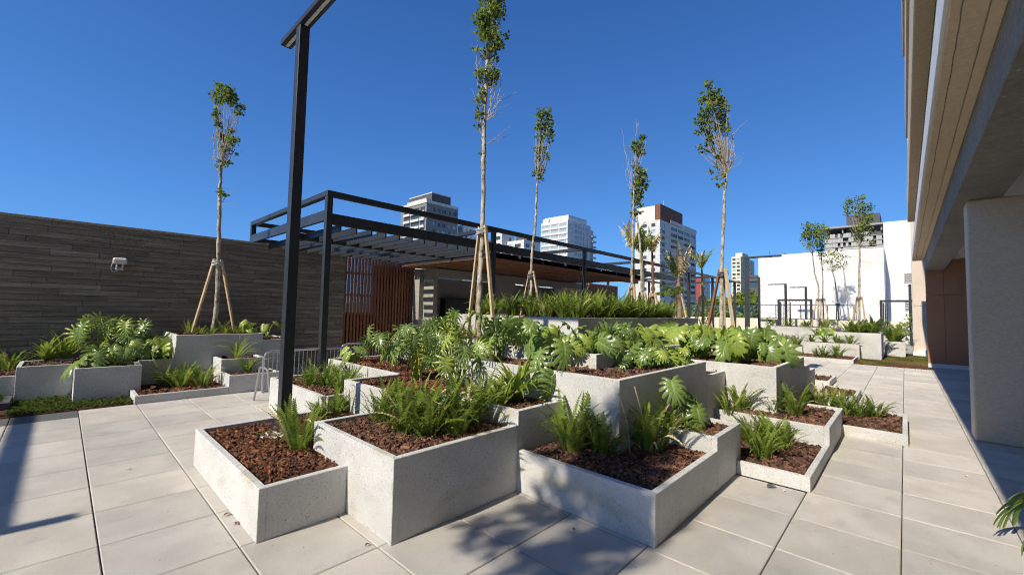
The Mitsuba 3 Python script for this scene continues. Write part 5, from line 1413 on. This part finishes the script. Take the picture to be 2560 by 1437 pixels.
leafy('small monstera low between the two stacked monstera planters', 'monstera', 'monstera', 4.4, 2.15, 0.89, 5, 0.24, MONSTERA, rng, reach=.18, rise=.16, group='split-leaved monsteras')
leafy('large-lobed philodendron at the nearest left of the big right planter', 'philodendron', 'philodendron', 6.55, 1.85, 0.82, 8, 0.3, LOBED, rng, reach=.24, rise=.34, group='large-lobed philodendrons')
leafy('large-lobed philodendron at the back left of the big right planter', 'philodendron', 'philodendron', 6.75, 2.35, 0.82, 8, 0.32, LOBED, rng, reach=.24, rise=.34, group='large-lobed philodendrons')
leafy('large-lobed philodendron at the front middle of the big right planter', 'philodendron', 'philodendron', 7.1, 1.55, 0.82, 7, 0.3, LOBED, rng, reach=.24, rise=.34, group='large-lobed philodendrons')
leafy('large-lobed philodendron at the centre of the big right planter', 'philodendron', 'philodendron', 7.35, 2.1, 0.82, 8, 0.33, LOBED, rng, reach=.24, rise=.34, group='large-lobed philodendrons')
leafy('large-lobed philodendron at the front right of the big right planter', 'philodendron', 'philodendron', 7.8, 1.6, 0.82, 8, 0.32, LOBED, rng, reach=.24, rise=.34, group='large-lobed philodendrons')
leafy('large-lobed philodendron at the back right of the big right planter', 'philodendron', 'philodendron', 7.95, 2.25, 0.82, 7, 0.3, LOBED, rng, reach=.24, rise=.34, group='large-lobed philodendrons')
leafy('left one of the lobed philodendrons beyond the big right planter', 'philodendron', 'philodendron', 6.7, 3.05, 0.97, 7, 0.3, LOBED, rng, reach=.22, rise=.22, group='large-lobed philodendrons')
leafy('middle one of the lobed philodendrons beyond the big right planter', 'philodendron', 'philodendron', 7.5, 3.0, 0.97, 7, 0.3, LOBED, rng, reach=.22, rise=.22, group='large-lobed philodendrons')
leafy('right one of the lobed philodendrons beyond the big right planter', 'philodendron', 'philodendron', 8.2, 2.95, 0.97, 7, 0.3, LOBED, rng, reach=.22, rise=.22, group='large-lobed philodendrons')
leafy('deeply cut philodendron on yellow stalks, nearest on the left', 'philodendron', 'philodendron', 3.03, 4.38, 0.62, 11, 0.3, SELLOUM, rng, reach=.30, rise=.50, stem='yellow_stem', group='deeply cut philodendrons on the left')
leafy('deeply cut philodendron close to the lily planter', 'philodendron', 'philodendron', 3.12, 3.75, 0.62, 9, 0.3, SELLOUM, rng, reach=.28, rise=.42, group='deeply cut philodendrons on the left')
leafy('deeply cut philodendron in the middle of the rear philodendron planter', 'philodendron', 'philodendron', 3.55, 5.25, 0.62, 11, 0.3, SELLOUM, rng, reach=.30, rise=.48, group='deeply cut philodendrons on the left')
leafy('deeply cut philodendron at the back of the rear philodendron planter', 'philodendron', 'philodendron', 3.6, 6.1, 0.62, 10, 0.3, SELLOUM, rng, reach=.30, rise=.45, group='deeply cut philodendrons on the left')
leafy('deeply cut philodendron half hidden against the planter of the tallest tree', 'philodendron', 'philodendron', 3.85, 4.75, 0.62, 9, 0.3, SELLOUM, rng, reach=.26, rise=.62, group='deeply cut philodendrons on the left')
leafy('broad-leaved plant with a striped upright leaf by the farther barrier', 'plant', 'broad_leaf_plant', 3.25, 6.45, 0.62, 4, 0.34, ENTIRE, rng, reach=.14, rise=.25, )
leafy('cut-leaved philodendron over the rim at the left of the tallest tree', 'philodendron', 'philodendron', 4.35, 5.75, 1.03, 8, 0.26, SELLOUM, rng, reach=.26, rise=.22, group='deeply cut philodendrons on the left')
leafy('pale young monstera in front of the topmost planter', 'monstera', 'monstera', 4.75, 4.45, 1.03, 5, 0.24, MONSTERA, rng, reach=.16, rise=.26, group='split-leaved monsteras')
leafy('drooping blue-green monstera over the boxy planter by the wall', 'monstera', 'monstera', 0.42, 9.25, 0.47, 8, 0.33, MONSTERA[:6], rng, reach=.26, rise=.22, group='monsteras by the dark wall')
leafy('yellowish monstera right of the drooping one by the wall', 'monstera', 'monstera', 0.62, 9.32, 0.47, 7, 0.26, MONSTERA, rng, reach=.24, rise=.28, group='monsteras by the dark wall')
leafy('tall cut-leaved philodendron at the back left by the wall', 'philodendron', 'philodendron', 0.55, 10.1, 0.48, 8, 0.32, SELLOUM, rng, reach=.36, rise=.56, group='monsteras by the dark wall')
leafy('tall cut-leaved philodendron at the back middle by the wall', 'philodendron', 'philodendron', 0.95, 10.2, 0.48, 8, 0.32, SELLOUM, rng, reach=.32, rise=.52, group='monsteras by the dark wall')
leafy('round-leaved monstera right in the shaded planter by the wall', 'monstera', 'monstera', 1.05, 9.8, 0.48, 8, 0.3, MONSTERA, rng, reach=.28, rise=.34, group='monsteras by the dark wall')
leafy('monstera under the white planter edge by the wall', 'monstera', 'monstera', 1.25, 9.75, 0.48, 6, 0.26, MONSTERA, rng, reach=.22, rise=.28, group='monsteras by the dark wall')
leafy('single pale-leaved plant right of the staked tree by the wall', 'plant', 'broad_leaf_plant', 2.62, 9.75, 0.89, 3, 0.2, ENTIRE, rng, reach=.10, rise=.22, )
leafy('thin-stalked plant with one pale leaf in the planter near the lamp post', 'plant', 'broad_leaf_plant', 2.98, 9.7, 0.77, 2, 0.22, ENTIRE[1:], rng, reach=.12, rise=.30, )
leafy('bushy lobed plant in the planter behind the hanging far lilies', 'plant', 'broad_leaf_plant', 20.7, 2.3, 0.73, 8, 0.4, LOBED, rng, reach=.2, rise=.25, )

# single stalks reaching out over the planters, as the photograph shows them
k = thing('monstera', 'tall monstera standing free in the small square planter', 'monstera', 'split-leaved monsteras')
b = np.array([4.12, 1.55, .41])
leaf_on_stalk(k, b, 2.6, .16, .46, .20, .75, MONSTERA[:4], rng, roll=.2, yaw=-2.4)
leaf_on_stalk(k, b, 0.4, .22, .30, .18, .55, MONSTERA[:4], rng, roll=-.5, yaw=-.9)
leaf_on_stalk(k, b, -.3, .16, .24, .19, .9, MONSTERA[:4], rng, roll=.1, yaw=-1.7)
leaf_on_stalk(k, b, -1.2, .10, .20, .19, 1.0, MONSTERA[:4], rng, roll=.1, yaw=-2.2)
leaf_on_stalk(k, b, 1.2, .12, .34, .17, 1.1, MONSTERA[:4], rng, roll=.4, yaw=-2.9)
k = thing('monstera', 'monstera with two leaves hanging down over the white face of the big planter', 'monstera', 'split-leaved monsteras')
b = np.array([3.50, 2.58, .89])
for az, rc, rs, sz, pt, rl, yw in ((PI - .2, .24, .12, .23, 1.25, .1, -2.7), (PI + .35, .26, -.02, .22, 1.35, -.3, -2.3), (PI - .5, .20, .22, .21, .9, .2, 3.0), (PI + .8, .22, .30, .22, .8, -.2, -2.2)):
    leaf_on_stalk(k, b, az, rc, rs, sz, pt, MONSTERA[:6], rng, roll=rl, yaw=yw)
for x, y, hh, lab in ((3.35, 1.72, .56, 'left'), (3.52, 1.66, .60, 'right')):
    one('dry_stalk', f'{lab} one of the two dry brown fern stalks in the low dappled planter', 'dry stalk', tube_vf(smooth_path([(x, y, .29), (x - .01, y + .03, .29 + hh * .5), (x - .10, y + .06, .29 + hh * .95)], 5), np.linspace(.0035, .007, 11), 5), 'dry_frond')

k = thing('monstera', 'monstera reaching into the picture at the lower right edge', 'monstera', 'split-leaved monsteras')
b = np.array([4.20, -1.11, .08])
for az, rc, rs_, sz, pt, rl, yw in ((.96, .48, .32, .34, .35, .5, 1.3), (.85, .46, .16, .32, .5, .4, 1.5), (1.3, .46, .16, .24, .5, .1, 1.5), (.2, .34, .40, .25, .3, .0, .3), (1.7, .3, .3, .25, .6, .2, 1.9)):
    leaf_on_stalk(k, b, az, rc, rs_, sz, pt, MONSTERA[:9], rng, roll=rl, yaw=yw)
planter('z', (3.7, 4.85, -1.9, -1.06, .12), 'flat planter just outside the right edge of the picture', dict(w=(-1.9, -1.06), s=(3.75, 4.85), n=(3.75, 4.85), e=(-1.85, -1.11)), rng, size=.05, dens=500)

# ground cover, grass
rng = np.random.default_rng(9)


def scatter_leaves(n, x0, x1, y0, y1, z, size, holes=()):
    c = np.stack([rng.uniform(x0, x1, n), rng.uniform(y0, y1, n), z + rng.uniform(0, .035, n)], -1)
    for a, b_, cc, d in holes:
        c = c[~((c[:, 0] > a) & (c[:, 0] < b_) & (c[:, 1] > cc) & (c[:, 1] < d))]
    return leaf_quad(len(c), size, rng, c, up=2.0)


bed = MB().box(-1.4, 8.32, -.03, .80, 9.5, .012)
tag(put(numbered('planting_bed'), bed.mesh(), 'soil'), 'soil bed under the creeping ground cover', 'soil', kind='structure')
tag(put(numbered('ground_cover'), scatter_leaves(3000, -.42, .82, 8.33, 9.5, .012, .036, [(.17, .95, 8.92, 9.6), (-.42, .19, 9.49, 9.9)]), 'cover_leaf'), 'low creeping ground cover at the foot of the left planters', 'ground cover', kind='stuff')
kb = thing('kerb', 'low dark concrete kerb cut by the left edge of the picture', 'kerb')
part(kb, 'block', cbox_vf(-1.4, 8.88, 0, -.405, 8.96, .11, .004), 'charcoal_paint')
part(kb, 'block', cbox_vf(-.485, 8.962, 0, -.405, 9.5, .11, .004), 'charcoal_paint')
tag(put(numbered('ground_cover'), scatter_leaves(1200, -1.4, -.49, 8.97, 9.55, .10, .036), 'cover_leaf'), 'ground cover behind the low dark kerb', 'ground cover', kind='stuff')
lawn = MB().box(17.7, -.6, -.03, 25, 3, .004).box(20, 3, -.03, 33.9, 13, .004)
tag(put(numbered('planting_bed'), lawn.mesh(), 'soil'), 'soil under the far lawn', 'soil', kind='structure')
n = 26000
c = np.stack([rng.uniform(17.75, 23.5, n), rng.uniform(-.58, 1.25, n), np.full(n, .004)], -1)
c = c[(c[:, 0] > 18.75) | (c[:, 1] > .5)]
n = len(c)
a = rng.uniform(0, 2 * PI, n)
hgt = rng.uniform(.025, .06, n)
dx = np.stack([np.cos(a), np.sin(a), 0 * a], -1)
lean = np.stack([rng.normal(0, .02, n), rng.normal(0, .02, n), hgt], -1)
v = np.stack([c - dx * .007, c + dx * .007, c + lean], 1).reshape(-1, 3)
tag(put(numbered('grass'), (v, np.arange(3 * n).reshape(-1, 3)), 'grass_blade'), 'patchy yellow-green lawn beyond the walkway', 'grass', kind='stuff')

# far shrubs along the parapet and the dense trees beyond the glass guard
for i, (x, y, h, lab) in enumerate(((32.5, 6.6, .9, 'left of the left steel gate'), (32.8, 4.9, .8, 'inside the left steel gate'), (33.2, 3.6, .9, 'right of the left steel gate'), (33.4, 1.3, .8, 'left of the right steel gate'),
                                   (33.4, .3, .9, 'inside the right steel gate'), (32.6, -.45, 1.2, 'beside the lamp post at the pink wall'), (27.5, 9.0, 1.3, 'right of the leaning tree'), (26.0, 9.8, 1.2, 'behind the leaning tree trunk'))):
    k = thing('shrub', f'reddish leggy shrub {lab}', 'shrub', 'leggy shrubs along the parapet')
    tw = MB()
    cs = []
    for j in range(7):
        e = np.array([x + rng.normal(0, .22), y + rng.normal(0, .22), .25 + h * rng.uniform(.5, 1.15)])
        tw.tube([(x, y, .1), (np.array([x, y, .1]) + e) / 2 + rng.normal(0, .05, 3), e], [.014, .010, .006], 5)
        for _ in range(16):
            cs.append(e + rng.normal(0, .11, 3))
    part(k, 'stem', tw.mesh(), 'twig')
    part(k, 'foliage', leaf_quad(len(cs), .13, rng, np.array(cs)), 'tree_leaf', kind='stuff')
for i, (x, y, r, h, lab) in enumerate(((52, 19.5, 4.2, 2.6, 'left'), (55, 16.0, 4.6, 3.4, 'middle'), (60, 14.4, 4.2, 4.4, 'right'), (46, 22.5, 4.5, 1.2, 'far left'))):
    k = thing('street_tree', f'dense dark green tree beyond the glass guard, {lab} one of the four', 'tree', 'dense trees beyond the glass guard')
    part(k, 'trunk', tube_vf([(x, y, -20), (x, y, h - 5)], [.5, .3], 8), 'bark')
    m = 9000
    q = rng.normal(0, 1, (m, 3))
    q /= np.linalg.norm(q, axis=1, keepdims=True)
    lump = np.sin(q[:, 0] * 6 + i) * np.sin(q[:, 1] * 6 + 2 * i) * np.sin(q[:, 2] * 6)
    q *= ((.62 + .38 * rng.random(m) ** .5) * (1 + .28 * lump))[:, None]
    part(k, 'crown', leaf_quad(m, .42, rng, np.array([x, y, h - 4.4]) + q * [r, r, 4.4]), 'tree_leaf', kind='stuff')

# litter on the paving
def dead_leaf(label, x, y, a, L, m='brown_paint'):
    t = np.linspace(0, 1, 6)
    w = .30 * np.sin(PI * t) * L
    cx, sx = math.cos(a), math.sin(a)
    P = np.stack([x + cx * t * L, y + sx * t * L, .004 + .010 * t * (1 - t) * 4 * (L / .05)], -1)
    s = np.array([-sx, cx, 0])
    V = np.concatenate([P - s * w[:, None] + [0, 0, .005], P, P + s * w[:, None] + [0, 0, .004]])
    F = [[i, i + 1, 7 + i, 6 + i] for i in range(5)] + [[6 + i, 7 + i, 13 + i, 12 + i] for i in range(5)]
    one('fallen_leaf', label, 'leaf', MB().add(V, F).mesh(), m)
dead_leaf('upper reddish fallen leaf left of the low front planter', 0.861, 3.546, 0.4, 0.05, 'brown_paint')
dead_leaf('lower reddish fallen leaf left of the low front planter', 0.890, 3.348, 1.2, 0.045, 'brown_paint')
dead_leaf('small dark fallen leaf on the paving before the two front planters', 1.379, 2.503, 0.2, 0.035, 'charcoal_paint')
dead_leaf('dark fallen leaf before the lowest front right planter', 4.281, 0.908, -0.5, 0.1, 'charcoal_paint')
dead_leaf('dark leaf bit on the paving in the tree shadow', 2.479, 1.687, 0.9, 0.03, 'charcoal_paint')
dead_leaf('tiny pale chip on the left paving', 0.472, 5.117, 0.3, 0.035, 'white_paint')
dead_leaf('pale chip at the foot of the lowest front right planter', 4.293, 0.785, 0.3, 0.04, 'white_paint')
dead_leaf('pale chip on the walkway near the right edge', 5.995, -0.409, 0.4, 0.04, 'white_paint')
